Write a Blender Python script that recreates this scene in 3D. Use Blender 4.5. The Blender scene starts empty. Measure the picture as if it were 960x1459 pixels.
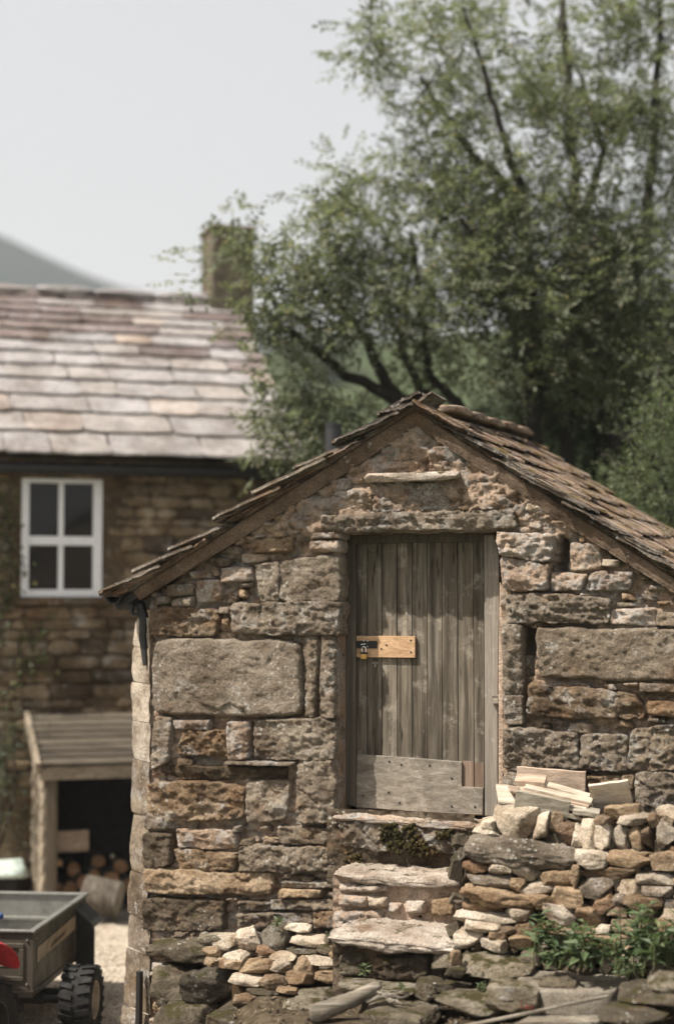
import bpy, math, random
import numpy as np
from mathutils import Matrix, Vector, Euler

# ------------------------------------------------------------------ camera, light, exposure
S = bpy.context.scene
FPX = 2400.0                                   # focal length in photo pixels (960 wide)
CAM = np.array((0.0, -10.67, 3.0)); PITCH = math.atan(130.5 / FPX)
cd = bpy.data.cameras.new('camera'); cam = bpy.data.objects.new('camera', cd)
S.collection.objects.link(cam); S.camera = cam
cam.location = CAM; cam.rotation_euler = (math.pi / 2 + PITCH, 0, 0)
cd.sensor_fit = 'HORIZONTAL'; cd.sensor_width = 24; cd.lens = 60
cd.clip_start = .1; cd.clip_end = 5000
cd.dof.use_dof = True; cd.dof.focus_distance = 10.3; cd.dof.aperture_fstop = .70
W = bpy.data.worlds.new('World'); S.world = W; W.use_nodes = True
SUN_EL, SUN_AZ = math.radians(55), math.radians(-113)     # azimuth measured from +Y towards +X
wn = W.node_tree; wn.nodes.clear()
wo = wn.nodes.new('ShaderNodeOutputWorld'); wa = wn.nodes.new('ShaderNodeAddShader')
b1 = wn.nodes.new('ShaderNodeBackground'); b2 = wn.nodes.new('ShaderNodeBackground')
sk = wn.nodes.new('ShaderNodeTexSky'); sk.sky_type = 'NISHITA'; sk.sun_disc = False
sk.sun_elevation = SUN_EL; sk.sun_rotation = SUN_AZ; sk.dust_density = 6; sk.air_density = 1.0
wn.links.new(sk.outputs[0], b1.inputs[0]); b1.inputs[1].default_value = .034
b2.inputs[0].default_value = (1.0, .965, .91, 1); b2.inputs[1].default_value = .345   # thin even cloud veil
wn.links.new(b1.outputs[0], wa.inputs[0]); wn.links.new(b2.outputs[0], wa.inputs[1])
wn.links.new(wa.outputs[0], wo.inputs[0])
sl = bpy.data.lights.new('sun', 'SUN'); sl.energy = 5.0; sl.angle = math.radians(.6); sl.color = (1, .935, .83)
sun = bpy.data.objects.new('sun', sl); S.collection.objects.link(sun)
sv = Vector((math.sin(SUN_AZ) * math.cos(SUN_EL), math.cos(SUN_AZ) * math.cos(SUN_EL), math.sin(SUN_EL)))
sun.rotation_euler = sv.to_track_quat('Z', 'Y').to_euler(); sun.location = (-8, -12, 14)
S.view_settings.view_transform = 'Standard'; S.view_settings.look = 'None'
S.view_settings.exposure = 0.8; S.view_settings.gamma = 1
S.render.engine = 'CYCLES'
try:
    S.cycles.use_denoising = True; S.cycles.denoiser = 'OPENIMAGEDENOISE'
    S.cycles.max_bounces = 6; S.cycles.transparent_max_bounces = 6; S.cycles.volume_bounces = 0
except Exception: pass
R = random.Random(7); RN = np.random.default_rng(7)
C = S.collection

# ------------------------------------------------------------------ rays, frames
def ray(px, py):
    x = (px - 480) / FPX; y = (729.5 - py) / FPX
    return np.array((x, math.cos(PITCH) - y * math.sin(PITCH), math.sin(PITCH) + y * math.cos(PITCH)))
class Frame:                                    # a turned building frame: local x along its front, y into it
    def __init__(s, ox, oy, deg):
        s.o = np.array((ox, oy, 0.0)); t = math.radians(deg); s.t = t
        s.M = np.array(((math.cos(t), math.sin(t), 0), (-math.sin(t), math.cos(t), 0), (0, 0, 1)))
        s.c = s.M @ (CAM - s.o)
    def P(s, px, py, w=0.0):
        d = s.M @ ray(px, py); k = (w - s.c[1]) / d[1]
        return s.c + d * k
    def Z(s, px, py, z):                        # the point at height z seen at that pixel
        d = s.M @ ray(px, py); return s.c + d * ((z - s.c[2]) / d[2])
    def world(s, p): return s.M.T @ np.asarray(p) + s.o
WF = Frame(0, 0, 0)
HF = Frame(0, 0, -19)                           # hut
CF = Frame((85 - 480) / FPX * 16.67, 6.0, 17)   # cottage
z1 = lambda x, y: (150 + x / 2.6667, 540 + y / 2.6667)
z2 = lambda x, y: (470 + x / 1.9592, 540 + y / 1.9592)
z3 = lambda x, y: (180 + x / 2.909, 840 + y / 2.909)
z4 = lambda x, y: (470 + x / 3.1704, 740 + y / 3.1704)
z5 = lambda x, y: (690 + x / 3.315, 740 + y / 3.315)
z6 = lambda x, y: (170 + x / 2.8235, 1150 + y / 2.8235)
z7 = lambda x, y: (460 + x / 3.2, 1130 + y / 3.2)
z8 = lambda x, y: (640 + x / 3.0, 1080 + y / 3.0)

# ------------------------------------------------------------------ noise
def _h(ix, iy, iz, seed):
    h = (ix.astype(np.uint32) * np.uint32(374761393) + iy.astype(np.uint32) * np.uint32(668265263)
         + iz.astype(np.uint32) * np.uint32(2246822519) + np.uint32((seed * 3266489917) & 0xffffffff))
    h = (h ^ (h >> np.uint32(13))) * np.uint32(1274126177); h = h ^ (h >> np.uint32(16))
    return h.astype(np.float64) / 4294967295.0
def vnoise(p, seed=0):
    i = np.floor(p).astype(np.int64); f = p - i; f = f * f * (3 - 2 * f)
    x, y, z = i[:, 0], i[:, 1], i[:, 2]; a = 0
    for dx in (0, 1):
        for dy in (0, 1):
            for dz in (0, 1):
                w = (f[:, 0] if dx else 1 - f[:, 0]) * (f[:, 1] if dy else 1 - f[:, 1]) * (f[:, 2] if dz else 1 - f[:, 2])
                a = a + w * _h(x + dx, y + dy, z + dz, seed)
    return a
def fbm(p, seed=0, o=3, rough=.5):
    p = np.asarray(p, float); a = 0; amp = 1; t = 0
    for k in range(o):
        a = a + amp * vnoise(p, seed + 17 * k); t += amp; amp *= rough; p = p * 2.03 + 11.3
    return a / t
def n2(x, z, sx, sz, seed=0, o=3, rough=.5):
    return fbm(np.stack([np.ravel(x) * sx + 31, np.ravel(z) * sz + 57, np.full(np.size(x), 3.7)], 1), seed, o, rough).reshape(np.shape(x))

def cells(u, z, su, sz, seed):                  # broken-stone facets: every jittered cell is a small tilted plane
    u = u * su + (n2(u, z, 9, 9, seed + 61, 2) - .5) * .9; z = z * sz + (n2(u, z, 2, 2, seed + 62, 2) - .5) * .9
    iu, iz = np.floor(u).astype(np.int64), np.floor(z).astype(np.int64); best = np.full(u.shape, 1e9); out = np.zeros(u.shape); k0 = np.zeros(u.shape, np.int64)
    for a in (-1, 0, 1):
        for b in (-1, 0, 1):
            cu_, cz_ = iu + a, iz + b; h = lambda s: _h(cu_, cz_, k0, seed + s)
            du, dz = u - (cu_ + h(1)), z - (cz_ + h(2)); d = du * du + dz * dz; m_ = d < best
            best = np.where(m_, d, best); out = np.where(m_, (h(3) - .5) * .9 + (h(4) - .5) * 1.5 * du + (h(5) - .5) * 1.5 * dz, out)
    return out
# ------------------------------------------------------------------ mesh / object helpers
def mesh_of(name, v, f, smooth=True):
    m = bpy.data.meshes.new(name)
    v = np.asarray(v, np.float32)
    if isinstance(f, np.ndarray):
        m.vertices.add(len(v)); m.vertices.foreach_set('co', v.ravel())
        n, k = f.shape
        m.loops.add(n * k); m.loops.foreach_set('vertex_index', f.astype(np.int32).ravel())
        m.polygons.add(n); m.polygons.foreach_set('loop_start', np.arange(0, n * k, k, dtype=np.int32))
        m.update(calc_edges=True)
    else:
        m.from_pydata([tuple(map(float, a)) for a in v], [], [tuple(int(i) for i in a) for a in f]); m.update()
    m.polygons.foreach_set('use_smooth', np.full(len(m.polygons), smooth)); m.update()
    return m
def put(name, m, mat, parent=None, loc=None, rot=None, scale=None):
    if isinstance(m, tuple): m = mesh_of(name, *m)
    if mat is not None and not m.materials: m.materials.append(mat)
    o = bpy.data.objects.new(name, m); C.objects.link(o)
    if parent is not None: o.parent = parent
    if loc is not None: o.location = loc
    if rot is not None: o.rotation_euler = rot
    if scale is not None: o.scale = scale
    return o
def mk(name, v, f, mat, parent=None, smooth=True):      # origin moved to the piece's own middle
    v = np.asarray(v, float); c = (v.min(0) + v.max(0)) / 2
    return put(name, (v - c, f, smooth), mat, parent, c)
def tag(o, label=None, cat=None, group=None, kind=None):
    if label: o['label'] = label
    if cat: o['category'] = cat
    if group: o['group'] = group
    if kind: o['kind'] = kind
    return o
def empty(name, loc=(0, 0, 0), rz=0.0, label=None, cat=None, group=None):
    o = bpy.data.objects.new(name, None); C.objects.link(o); o.location = loc; o.rotation_euler = (0, 0, rz)
    o.empty_display_size = .2
    return tag(o, label, cat, group)
def grid_faces(nu, nv):
    a = (np.arange(nv)[:, None] * (nu + 1) + np.arange(nu)[None]).ravel()
    return np.stack([a, a + 1, a + nu + 2, a + nu + 1], 1)
class MB:                                               # collects shapes for ONE part
    def __init__(s): s.v = []; s.f = []
    def add(s, v, f):
        n = len(s.v); s.v.extend([tuple(map(float, a)) for a in v]); s.f.extend([tuple(int(i) + n for i in a) for a in f]); return s
    def box(s, lo, hi):
        x0, y0, z0 = lo; x1, y1, z1_ = hi
        return s.add([(x0, y0, z0), (x1, y0, z0), (x1, y1, z0), (x0, y1, z0), (x0, y0, z1_), (x1, y0, z1_), (x1, y1, z1_), (x0, y1, z1_)],
                     [(0, 3, 2, 1), (4, 5, 6, 7), (0, 1, 5, 4), (1, 2, 6, 5), (2, 3, 7, 6), (3, 0, 4, 7)])
    def bar(s, a, b, wd, th, up=(0, 0, 1)):             # box from a to b; wd across, th along 'up'
        a, b = np.asarray(a, float), np.asarray(b, float); d = b - a; d /= np.linalg.norm(d)
        sd = np.cross(d, up); sd /= np.linalg.norm(sd); u = np.cross(sd, d)
        q = [sd * wd / 2 * i + u * th / 2 * j for i, j in ((-1, -1), (1, -1), (1, 1), (-1, 1))]
        return s.add([a + k for k in q] + [b + k for k in q], [(0, 1, 2, 3), (7, 6, 5, 4), (0, 4, 5, 1), (1, 5, 6, 2), (2, 6, 7, 3), (3, 7, 4, 0)])
    def prism(s, poly, y0, y1):                         # polygon in x,z pushed along y
        n = len(poly)
        v = [(p[0], y0, p[1]) for p in poly] + [(p[0], y1, p[1]) for p in poly]
        return s.add(v, [tuple(range(n)), tuple(range(2 * n - 1, n - 1, -1))] + [(i, i + n, (i + 1) % n + n, (i + 1) % n) for i in range(n)])
    def tube(s, pts, rad, sides=8, caps=True):
        pts = np.asarray(pts, float); n = len(pts); rad = np.broadcast_to(rad, n)
        v, f = tube_arrays(pts, rad, sides); k = len(s.v)
        s.add(v, f)
        if caps: s.f.append(tuple(k + i for i in range(sides))); s.f.append(tuple(k + (n - 1) * sides + i for i in range(sides - 1, -1, -1)))
        return s
    def lathe(s, prof, n=24, c=(0, 0, 0), axis='z'):    # profile of (radius, height)
        v = []; f = []; k = len(prof)
        for i in range(n):
            a = 2 * math.pi * i / n
            for r, h in prof:
                p = (r * math.cos(a), r * math.sin(a), h)
                if axis == 'x': p = (p[2], p[0], p[1])
                if axis == 'y': p = (p[0], p[2], p[1])
                v.append(np.add(p, c))
        for i in range(n):
            for j in range(k - 1): f.append((i * k + j, ((i + 1) % n) * k + j, ((i + 1) % n) * k + j + 1, i * k + j + 1))
        return s.add(v, f)
    def build(s, name, mat, parent=None, bevel=0, smooth=False, seg=2):
        o = mk(name, s.v, s.f, mat, parent, smooth)
        if bevel:
            m = o.modifiers.new('bevel', 'BEVEL'); m.width = bevel; m.segments = seg; m.limit_method = 'ANGLE'
        return o
def tube_arrays(pts, rad, sides):
    n = len(pts); v = []; T = np.gradient(pts, axis=0); T /= np.linalg.norm(T, axis=1)[:, None] + 1e-9
    ref = np.array((.31, .17, .93)); 
    for i in range(n):
        s_ = np.cross(T[i], ref); s_ /= np.linalg.norm(s_) + 1e-9; u = np.cross(s_, T[i])
        for k in range(sides):
            a = 2 * math.pi * k / sides; v.append(pts[i] + rad[i] * (math.cos(a) * s_ + math.sin(a) * u))
    f = [(i * sides + k, i * sides + (k + 1) % sides, (i + 1) * sides + (k + 1) % sides, (i + 1) * sides + k) for i in range(n - 1) for k in range(sides)]
    return v, f

# ------------------------------------------------------------------ materials
def new_mat(name):
    m = bpy.data.materials.new(name); m.use_nodes = True; t = m.node_tree; t.nodes.clear()
    return m, t
class N:
    def __init__(s, t): s.t = t
    def n(s, ty, **kw):
        nd = s.t.nodes.new(ty)
        for k, v in kw.items(): setattr(nd, k, v)
        return nd
    def l(s, a, b): s.t.links.new(a, b)
    def pos(s, scale=(1, 1, 1), obj=False):
        if obj: src = s.n('ShaderNodeTexCoord').outputs['Object']
        else: src = s.n('ShaderNodeNewGeometry').outputs['Position']
        m = s.n('ShaderNodeVectorMath', operation='MULTIPLY'); s.l(src, m.inputs[0]); m.inputs[1].default_value = scale
        return m.outputs[0]
    def noise(s, vec, sc, det=4, ro=.55, off=0, dist=0):
        nd = s.n('ShaderNodeTexNoise'); nd.inputs['Scale'].default_value = sc; nd.inputs['Detail'].default_value = det
        nd.inputs['Roughness'].default_value = ro; nd.inputs['Distortion'].default_value = dist
        if off:
            a = s.n('ShaderNodeVectorMath', operation='ADD'); s.l(vec, a.inputs[0]); a.inputs[1].default_value = (off, off * 1.7, -off); vec = a.outputs[0]
        s.l(vec, nd.inputs['Vector']); return nd.outputs['Fac']
    def ramp(s, fac, stops, interp='LINEAR'):
        r = s.n('ShaderNodeValToRGB'); e = r.color_ramp.elements; r.color_ramp.interpolation = interp
        while len(e) < len(stops): e.new(.5)
        for i, (p, c) in enumerate(stops):
            e[i].position = p; e[i].color = (c, c, c, 1) if isinstance(c, (int, float)) else (*c, 1)
        s.l(fac, r.inputs[0]); return r.outputs[0]
    def mix(s, fac, a, b, mode='MIX'):
        m = s.n('ShaderNodeMix', data_type='RGBA', blend_type=mode)
        for v, i in ((fac, 0), (a, 6), (b, 7)):
            if isinstance(v, (int, float)): m.inputs[i].default_value = v if i == 0 else (v, v, v, 1)
            elif isinstance(v, tuple): m.inputs[i].default_value = (*v, 1)
            else: s.l(v, m.inputs[i])
        return m.outputs[2]
    def math(s, op, a, b=0.0):
        m = s.n('ShaderNodeMath', operation=op)
        for v, i in ((a, 0), (b, 1)):
            if isinstance(v, (int, float)): m.inputs[i].default_value = v
            else: s.l(v, m.inputs[i])
        return m.outputs[0]
    def rand(s): return s.n('ShaderNodeObjectInfo').outputs['Random']
    def out(s, col, rough=.9, bump=None, bs=.4, bd=.01, metal=0.0, spec=.25):
        p = s.n('ShaderNodeBsdfPrincipled'); o = s.n('ShaderNodeOutputMaterial')
        if isinstance(col, tuple): p.inputs['Base Color'].default_value = (*col, 1)
        else: s.l(col, p.inputs['Base Color'])
        if isinstance(rough, (int, float)): p.inputs['Roughness'].default_value = rough
        else: s.l(rough, p.inputs['Roughness'])
        p.inputs['Metallic'].default_value = metal; p.inputs['Specular IOR Level'].default_value = spec
        if bump is not None:
            b = s.n('ShaderNodeBump'); b.inputs['Strength'].default_value = bs; b.inputs['Distance'].default_value = bd
            s.l(bump, b.inputs['Height']); s.l(b.outputs[0], p.inputs['Normal'])
        s.l(p.outputs[0], o.inputs[0]); return p
def stone_mat(name, cols, lichen=.4, crust=.3, iron=.2, moss=0.0, vary=.35, crustcol=(.50, .47, .43), sc=1.0, mosscol=(.058, .050, .020), aniso=1.4, pits=.5):
    m, t = new_mat(name); q = N(t); P = q.pos((sc, sc, sc))
    PS = q.pos((sc * 1.0, sc * 1.0, sc * aniso))
    col = q.ramp(q.noise(PS, 5, 5, .62, 3), [(.28, cols[0]), (.5, cols[1]), (.72, cols[2])])
    r = q.rand()
    hue = q.ramp(r, [(0, (1 - vary, 1 - vary, 1 - vary * .95)), (.35, (1.0, .95, .88)), (.65, (1.05, 1.04, 1.03)), (1, (1 + vary * .6, 1 + vary * .5, 1 + vary * .35))])
    col = q.mix(1.0, col, hue, 'MULTIPLY')
    col = q.mix(1.0, col, q.ramp(q.noise(P, 2.4, 4, .6, 63), [(.32, (.62, .57, .52)), (.5, (1.0, .98, .95)), (.68, (1.16, 1.14, 1.12))]), 'MULTIPLY')
    if iron:
        f = q.ramp(q.noise(P, 4.5, 5, .65, 9), [(.60 - iron * .25, 0.0), (.74 - iron * .25, .85)])
        col = q.mix(f, col, q.ramp(q.noise(P, 22, 3, .6, 4), [(.3, (.15, .085, .048)), (.7, (.27, .175, .10))]))
    d = q.ramp(q.noise(P, 9, 7, .75, 21), [(.30, .52), (.47, 1.0), (.7, 1.2)])
    col = q.mix(.9, col, d, 'MULTIPLY')
    d2 = q.ramp(q.noise(P, 75, 3, .7, 2), [(.3, .5), (.5, 1.0), (.72, 1.4)])
    col = q.mix(.85, col, d2, 'MULTIPLY')
    pit = q.ramp(q.noise(P, 95, 4, .7, 71), [(.33, .22), (.42, 1.0)]); col = q.mix(pits, col, pit, 'MULTIPLY')
    if crust:
        f = q.ramp(q.noise(P, 6.5, 7, .72, 33), [(.67 - crust * .32, 0.0), (.74 - crust * .3, .9)])
        f2 = q.ramp(q.noise(P, 55, 5, .72, 8), [(.42, .05), (.52, 1.0)])
        cc = q.mix(q.noise(P, 30, 3, .6, 5), tuple(c * .62 for c in crustcol), crustcol)
        col = q.mix(q.math('MULTIPLY', f, f2), col, cc)
    if lichen:
        vo = q.n('ShaderNodeTexVoronoi'); vo.inputs['Scale'].default_value = 30; q.l(P, vo.inputs['Vector']); vo.inputs['Randomness'].default_value = 1
        sp = q.ramp(q.math('ADD', vo.outputs['Distance'], q.math('MULTIPLY', q.noise(P, 16, 4, .7, 51), .9)), [(.66, 1.0), (.76, 0.0)])
        pm = q.ramp(q.noise(P, 4.2, 4, .65, 41), [(.63 - lichen * .15, 0.0), (.70 - lichen * .15, 1.0)])
        col = q.mix(q.math('MULTIPLY', sp, q.math('MULTIPLY', pm, .8)), col, (.52, .50, .45))
    if moss:
        geo = q.n('ShaderNodeNewGeometry'); sx = q.n('ShaderNodeSeparateXYZ'); q.l(geo.outputs['Normal'], sx.inputs[0])
        f = q.ramp(q.math('ADD', q.noise(P, 7, 5, .7, 15), q.math('MULTIPLY', sx.outputs[2], .12)), [(.70 - moss * .22, 0.0), (.78 - moss * .22, 1.0)])
        col = q.mix(f, col, q.mix(q.noise(P, 40, 2, .5, 2), tuple(c * .6 for c in mosscol), tuple(c * 1.7 for c in mosscol)))
    h = q.math('ADD', q.math('MULTIPLY', q.noise(PS, 13, 8, .76, 2), 1.0), q.math('MULTIPLY', q.noise(P, 55, 6, .78, 6), .7))
    q.out(col, .93, h, 1.0, .036, spec=.15)
    return m
M = {}
M['wall'] = stone_mat('weathered_sandstone', [(.13, .105, .08), (.245, .205, .165), (.365, .32, .265)], .6, .46, .10)
M['smooth'] = stone_mat('dressed_sandstone', [(.165, .135, .105), (.26, .22, .178), (.355, .315, .265)], .85, .32, .10, vary=.12)
M['rust'] = stone_mat('iron_sandstone', [(.14, .10, .066), (.26, .195, .135), (.38, .31, .235)], .3, .42, .48)
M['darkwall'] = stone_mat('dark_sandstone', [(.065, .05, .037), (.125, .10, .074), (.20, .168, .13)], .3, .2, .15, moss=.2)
M['gable'] = stone_mat('limed_sandstone', [(.28, .21, .163), (.46, .36, .29), (.60, .51, .435)], .4, .62, .2, crustcol=(.60, .57, .54))
M['pale'] = stone_mat('fresh_limestone', [(.36, .285, .215), (.57, .50, .415), (.72, .665, .585)], .1, .1, .10, vary=.30)
M['tan'] = stone_mat('tan_sandstone', [(.22, .16, .105), (.39, .295, .205), (.53, .435, .325)], .2, .15, .4)
M['orange'] = stone_mat('rusty_sandstone', [(.17, .10, .06), (.28, .185, .12), (.40, .30, .22)], .15, .2, .5)
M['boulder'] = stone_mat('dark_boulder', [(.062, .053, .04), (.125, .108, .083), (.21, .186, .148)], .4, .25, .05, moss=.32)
M['mossy'] = stone_mat('mossy_stone', [(.14, .12, .09), (.23, .205, .16), (.34, .31, .26)], .4, .3, .05, moss=.42)
M['slab'] = stone_mat('step_slab', [(.42, .345, .285), (.57, .50, .44), (.69, .635, .575)], .2, .25, .08, moss=.12, vary=.1)
M['flag'] = stone_mat('grey_flagstone', [(.23, .21, .18), (.32, .295, .255), (.38, .355, .31)], .2, .1, .05, vary=.08)
M['roofslate'] = stone_mat('mossy_roof_slate', [(.18, .125, .098), (.33, .245, .198), (.46, .37, .31)], .95, .42, .30, vary=.45, moss=.36, mosscol=(.16, .115, .03))
M['verge'] = stone_mat('verge_slate', [(.10, .08, .063), (.21, .175, .143), (.36, .32, .28)], .9, .5, .15, moss=.1, vary=.5)
M['vergepale'] = stone_mat('pale_verge_slate', [(.13, .112, .093), (.23, .205, .175), (.34, .31, .275)], .7, .4, .05)
M['cslate'] = stone_mat('cottage_slate', [(.29, .278, .285), (.385, .372, .388), (.46, .446, .466)], .3, .25, .0, vary=.1, sc=.7, pits=.4)
M['cslate_peach'] = stone_mat('cottage_slate_peach', [(.34, .29, .27), (.44, .39, .37), (.50, .46, .45)], .2, .3, .0, vary=.1, sc=.7)
M['cslate_dark'] = stone_mat('cottage_slate_stained', [(.15, .118, .118), (.235, .20, .203), (.35, .328, .34)], .3, .3, .1, vary=.2, sc=.7)
M['cwall'] = stone_mat('cottage_stone', [(.125, .095, .063), (.27, .212, .148), (.50, .43, .34)], .2, .3, .22, vary=.6, sc=.6)
M['cmortar'] = stone_mat('cottage_mortar', [(.09, .068, .045), (.15, .115, .08), (.22, .18, .13)], .1, .2, .2, sc=.6)
M['mortar'] = stone_mat('lime_mortar', [(.28, .20, .152), (.46, .35, .275), (.60, .50, .42)], .1, .55, .08, crustcol=(.44, .42, .40), vary=.0)
M['pinkmortar'] = stone_mat('pink_mortar', [(.44, .335, .27), (.56, .45, .38), (.63, .545, .48)], .1, .3, .1, vary=.0)
M['vergemortar'] = stone_mat('verge_mortar', [(.14, .10, .073), (.205, .152, .115), (.265, .205, .16)], .3, .12, .1, vary=.0)
M['limewash'] = stone_mat('limewash', [(.24, .19, .15), (.50, .45, .39), (.62, .575, .52)], 0, .3, .05, vary=0)
M['earth'] = stone_mat('earth', [(.03, .022, .014), (.06, .045, .029), (.12, .095, .065)], .2, .1, .1, moss=.25, vary=0)
def wood_mat(name, cols, axis=2, vary=.3, streak=.5, rough=.85, pale=0.0, nails=0.0, obj=False, weather=0.0):
    m, t = new_mat(name); q = N(t); s = [26, 26, 26]; s[axis] = 1.1; P = q.pos(tuple(s), obj); P1 = q.pos((1, 1, 1), obj)
    r = q.rand(); off = q.n('ShaderNodeVectorMath', operation='ADD'); q.l(P, off.inputs[0])
    cx = q.n('ShaderNodeCombineXYZ')
    for i in range(3): q.l(q.math('MULTIPLY', r, 37.0 + 11 * i), cx.inputs[i])
    q.l(cx.outputs[0], off.inputs[1]); P = off.outputs[0]
    g = q.noise(P, 1.0, 6, .65, 0, .6)
    col = q.ramp(g, [(.28, cols[0]), (.5, cols[1]), (.72, cols[2])])
    s2 = [9, 9, 9]; s2[axis] = .8
    big = q.noise(q.pos(tuple(s2), obj), 1.0, 4, .6, 7)
    col = q.mix(streak, col, q.ramp(big, [(.3, .45), (.5, 1.0), (.7, 1.35)]), 'MULTIPLY')
    col = q.mix(1.0, col, q.ramp(r, [(0, 1 - vary), (1, 1 + vary)]), 'MULTIPLY')
    if pale:
        pr_ = q.n('ShaderNodeVectorMath', operation='ADD'); q.l(P1, pr_.inputs[0]); q.l(cx.outputs[0], pr_.inputs[1])
        f = q.ramp(q.noise(pr_.outputs[0], 5.5, 7, .75, 13), [(.62 - pale * .2, 0.0), (.74 - pale * .2, .6)])
        col = q.mix(f, col, tuple(min(1, c * 1.6) for c in cols[2]))
    if nails:
        s3 = [30, 30, 30]; s3[axis] = 5
        vo = q.n('ShaderNodeTexVoronoi'); vo.inputs['Scale'].default_value = 1.0; q.l(q.pos(tuple(s3), obj), vo.inputs['Vector'])
        f = q.ramp(vo.outputs['Distance'], [(.10, .85), (.30, 0.0)])
        f = q.math('MULTIPLY', f, q.ramp(q.noise(P1, 3.0, 2, .5, 29), [(.5, 0.0), (.6, 1.0)]))
        col = q.mix(q.math('MULTIPLY', f, nails), col, (.02, .016, .012))
    if weather:                                     # long dark water streaks
        s4 = [17, 17, 17]; s4[axis] = .9
        col = q.mix(weather, col, q.ramp(q.noise(q.pos(tuple(s4), obj), 1.0, 5, .7, 47), [(.40, .18), (.52, 1.0), (.7, 1.25)]), 'MULTIPLY')
    fine = q.noise(P, 4.0, 3, .6, 3)
    col = q.mix(.55, col, q.ramp(fine, [(.3, .6), (.5, 1.0), (.7, 1.25)]), 'MULTIPLY')
    q.out(col, rough, q.math('ADD', g, q.math('MULTIPLY', fine, .5)), .5, .006, spec=.2)
    return m
M['door'] = wood_mat('weathered_oak', [(.055, .043, .031), (.13, .108, .083), (.235, .208, .172)], 2, .14, .75, pale=.4, nails=.95, weather=.6)
M['doorpatch'] = wood_mat('weathered_oak_across', [(.12, .10, .078), (.19, .165, .135), (.27, .24, .205)], 0, .1, .6, pale=.4, nails=.6)
M['frame'] = wood_mat('frame_oak', [(.14, .118, .095), (.24, .21, .178), (.34, .305, .265)], 2, .08, .35, pale=.2)
M['frameshade'] = wood_mat('frame_oak_shaded', [(.05, .04, .031), (.085, .07, .055), (.13, .11, .09)], 2, .05, .4)  # same oak darkened: shade on left post and head put into the colour
M['freshwood'] = wood_mat('fresh_pine', [(.36, .215, .12), (.47, .30, .175), (.55, .375, .235)], 0, .04, .6, .7, nails=.3)
M['redwood'] = wood_mat('red_larch', [(.12, .08, .057), (.18, .128, .095), (.24, .18, .14)], 2, .1, .7, nails=.9)
M['pinepale'] = wood_mat('sawn_pine', [(.32, .258, .19), (.45, .385, .305), (.57, .515, .44)], 0, .16, .75, nails=.5)
M['pinered'] = wood_mat('sawn_larch', [(.28, .195, .14), (.38, .29, .22), (.48, .385, .31)], 0, .12, .75, nails=.5)
M['oldplank'] = wood_mat('old_grey_plank', [(.17, .15, .115), (.28, .25, .20), (.38, .345, .285)], 0, .1, .6, pale=.3)
M['drift'] = wood_mat('dead_branch', [(.07, .058, .043), (.16, .138, .108), (.30, .265, .22)], 0, .1, .8, pale=.3)
M['shedwood'] = wood_mat('shed_boards', [(.16, .125, .09), (.25, .205, .155), (.33, .285, .225)], 0, .15, .5)
M['shedroof'] = wood_mat('shed_roof_boards', [(.048, .039, .029), (.08, .066, .05), (.115, .097, .075)], 0, .2, .6)
M['sheddark'] = wood_mat('shed_post', [(.06, .045, .032), (.10, .08, .058), (.15, .12, .09)], 2, .1, .4)
M['logend'] = wood_mat('log_end', [(.15, .08, .042), (.23, .13, .07), (.32, .20, .12)], 0, .25, .4)
M['bark'] = wood_mat('bark', [(.04, .033, .026), (.085, .072, .058), (.17, .15, .125)], 2, .2, .6)
M['barkdark'] = wood_mat('branch_bark', [(.018, .015, .012), (.036, .030, .024), (.062, .053, .043)], 2, .1, .5)
def plain(name, col, rough=.6, metal=0.0, spec=.4, vary=.12, bump=.15, sc=14):
    m, t = new_mat(name); q = N(t); P = q.pos()
    f = q.noise(P, sc, 5, .65, 5)
    c = q.mix(1.0, col, q.ramp(f, [(.3, 1 - vary * 1.6), (.5, 1.0), (.7, 1 + vary)]), 'MULTIPLY')
    q.out(c, q.ramp(f, [(.3, min(1, rough * 1.15)), (.7, rough * .8)]), q.noise(P, sc * 4, 4, .6), bump, .004, metal, spec); return m
M['fell'] = plain('far_fell', (.022, .030, .028), 1, 0, .05, .3, .3, .02)
M['black'] = plain('black_iron', (.012, .012, .012), .55, 0, .4)
M['rubber'] = plain('rubber', (.014, .013, .012), .8, 0, .3, .3, .5)
M['steel'] = plain('bright_steel', (.75, .75, .73), .3, 1)
M['brass'] = plain('brass', (.55, .33, .11), .38, 1, vary=.1)
M['castiron'] = plain('cast_iron_paint', (.018, .016, .015), .5)
M['whitepaint'] = plain('white_gloss_paint', (.84, .84, .87), .45, 0, .4, .04, .05)
M['galv'] = plain('galvanised_sheet', (.26, .255, .235), .5, .6, .5, .3, .2, 6)
M['trailer'] = plain('dull_trailer_paint', (.088, .074, .058), .5, .35, .4, .3, .15, 5)
M['trailerdark'] = plain('dark_trailer_paint', (.03, .026, .021), .55, .2, .4, .2)
M['trailerpale'] = plain('pale_decal', (.42, .33, .23), .6, 0, .3, .2)
M['redplastic'] = plain('red_plastic', (.42, .04, .045), .5, 0, .4, .25, .08, 9)
M['blueplastic'] = plain('blue_plastic', (.03, .07, .22), .4, 0, .5, .05, .03)
M['mint'] = plain('mint_plastic', (.50, .58, .54), .4, 0, .5, .06, .05)
M['fluegrey'] = plain('grey_flue_paint', (.028, .028, .031), .5, .1, .4, .1)
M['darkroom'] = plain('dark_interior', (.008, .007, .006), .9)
M['potbuff'] = plain('buff_clay', (.24, .17, .11), .8)
M['rimcream'] = plain('cream_wheel', (.40, .34, .26), .5, .1)
m, t = new_mat('window_glass'); q = N(t); q.out((.012, .012, .012), .06, q.noise(q.pos(), 3, 2, .5), .05, .01, 0, .35); M['glass'] = m
m, t = new_mat('gravel'); q = N(t); P = q.pos()
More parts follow.
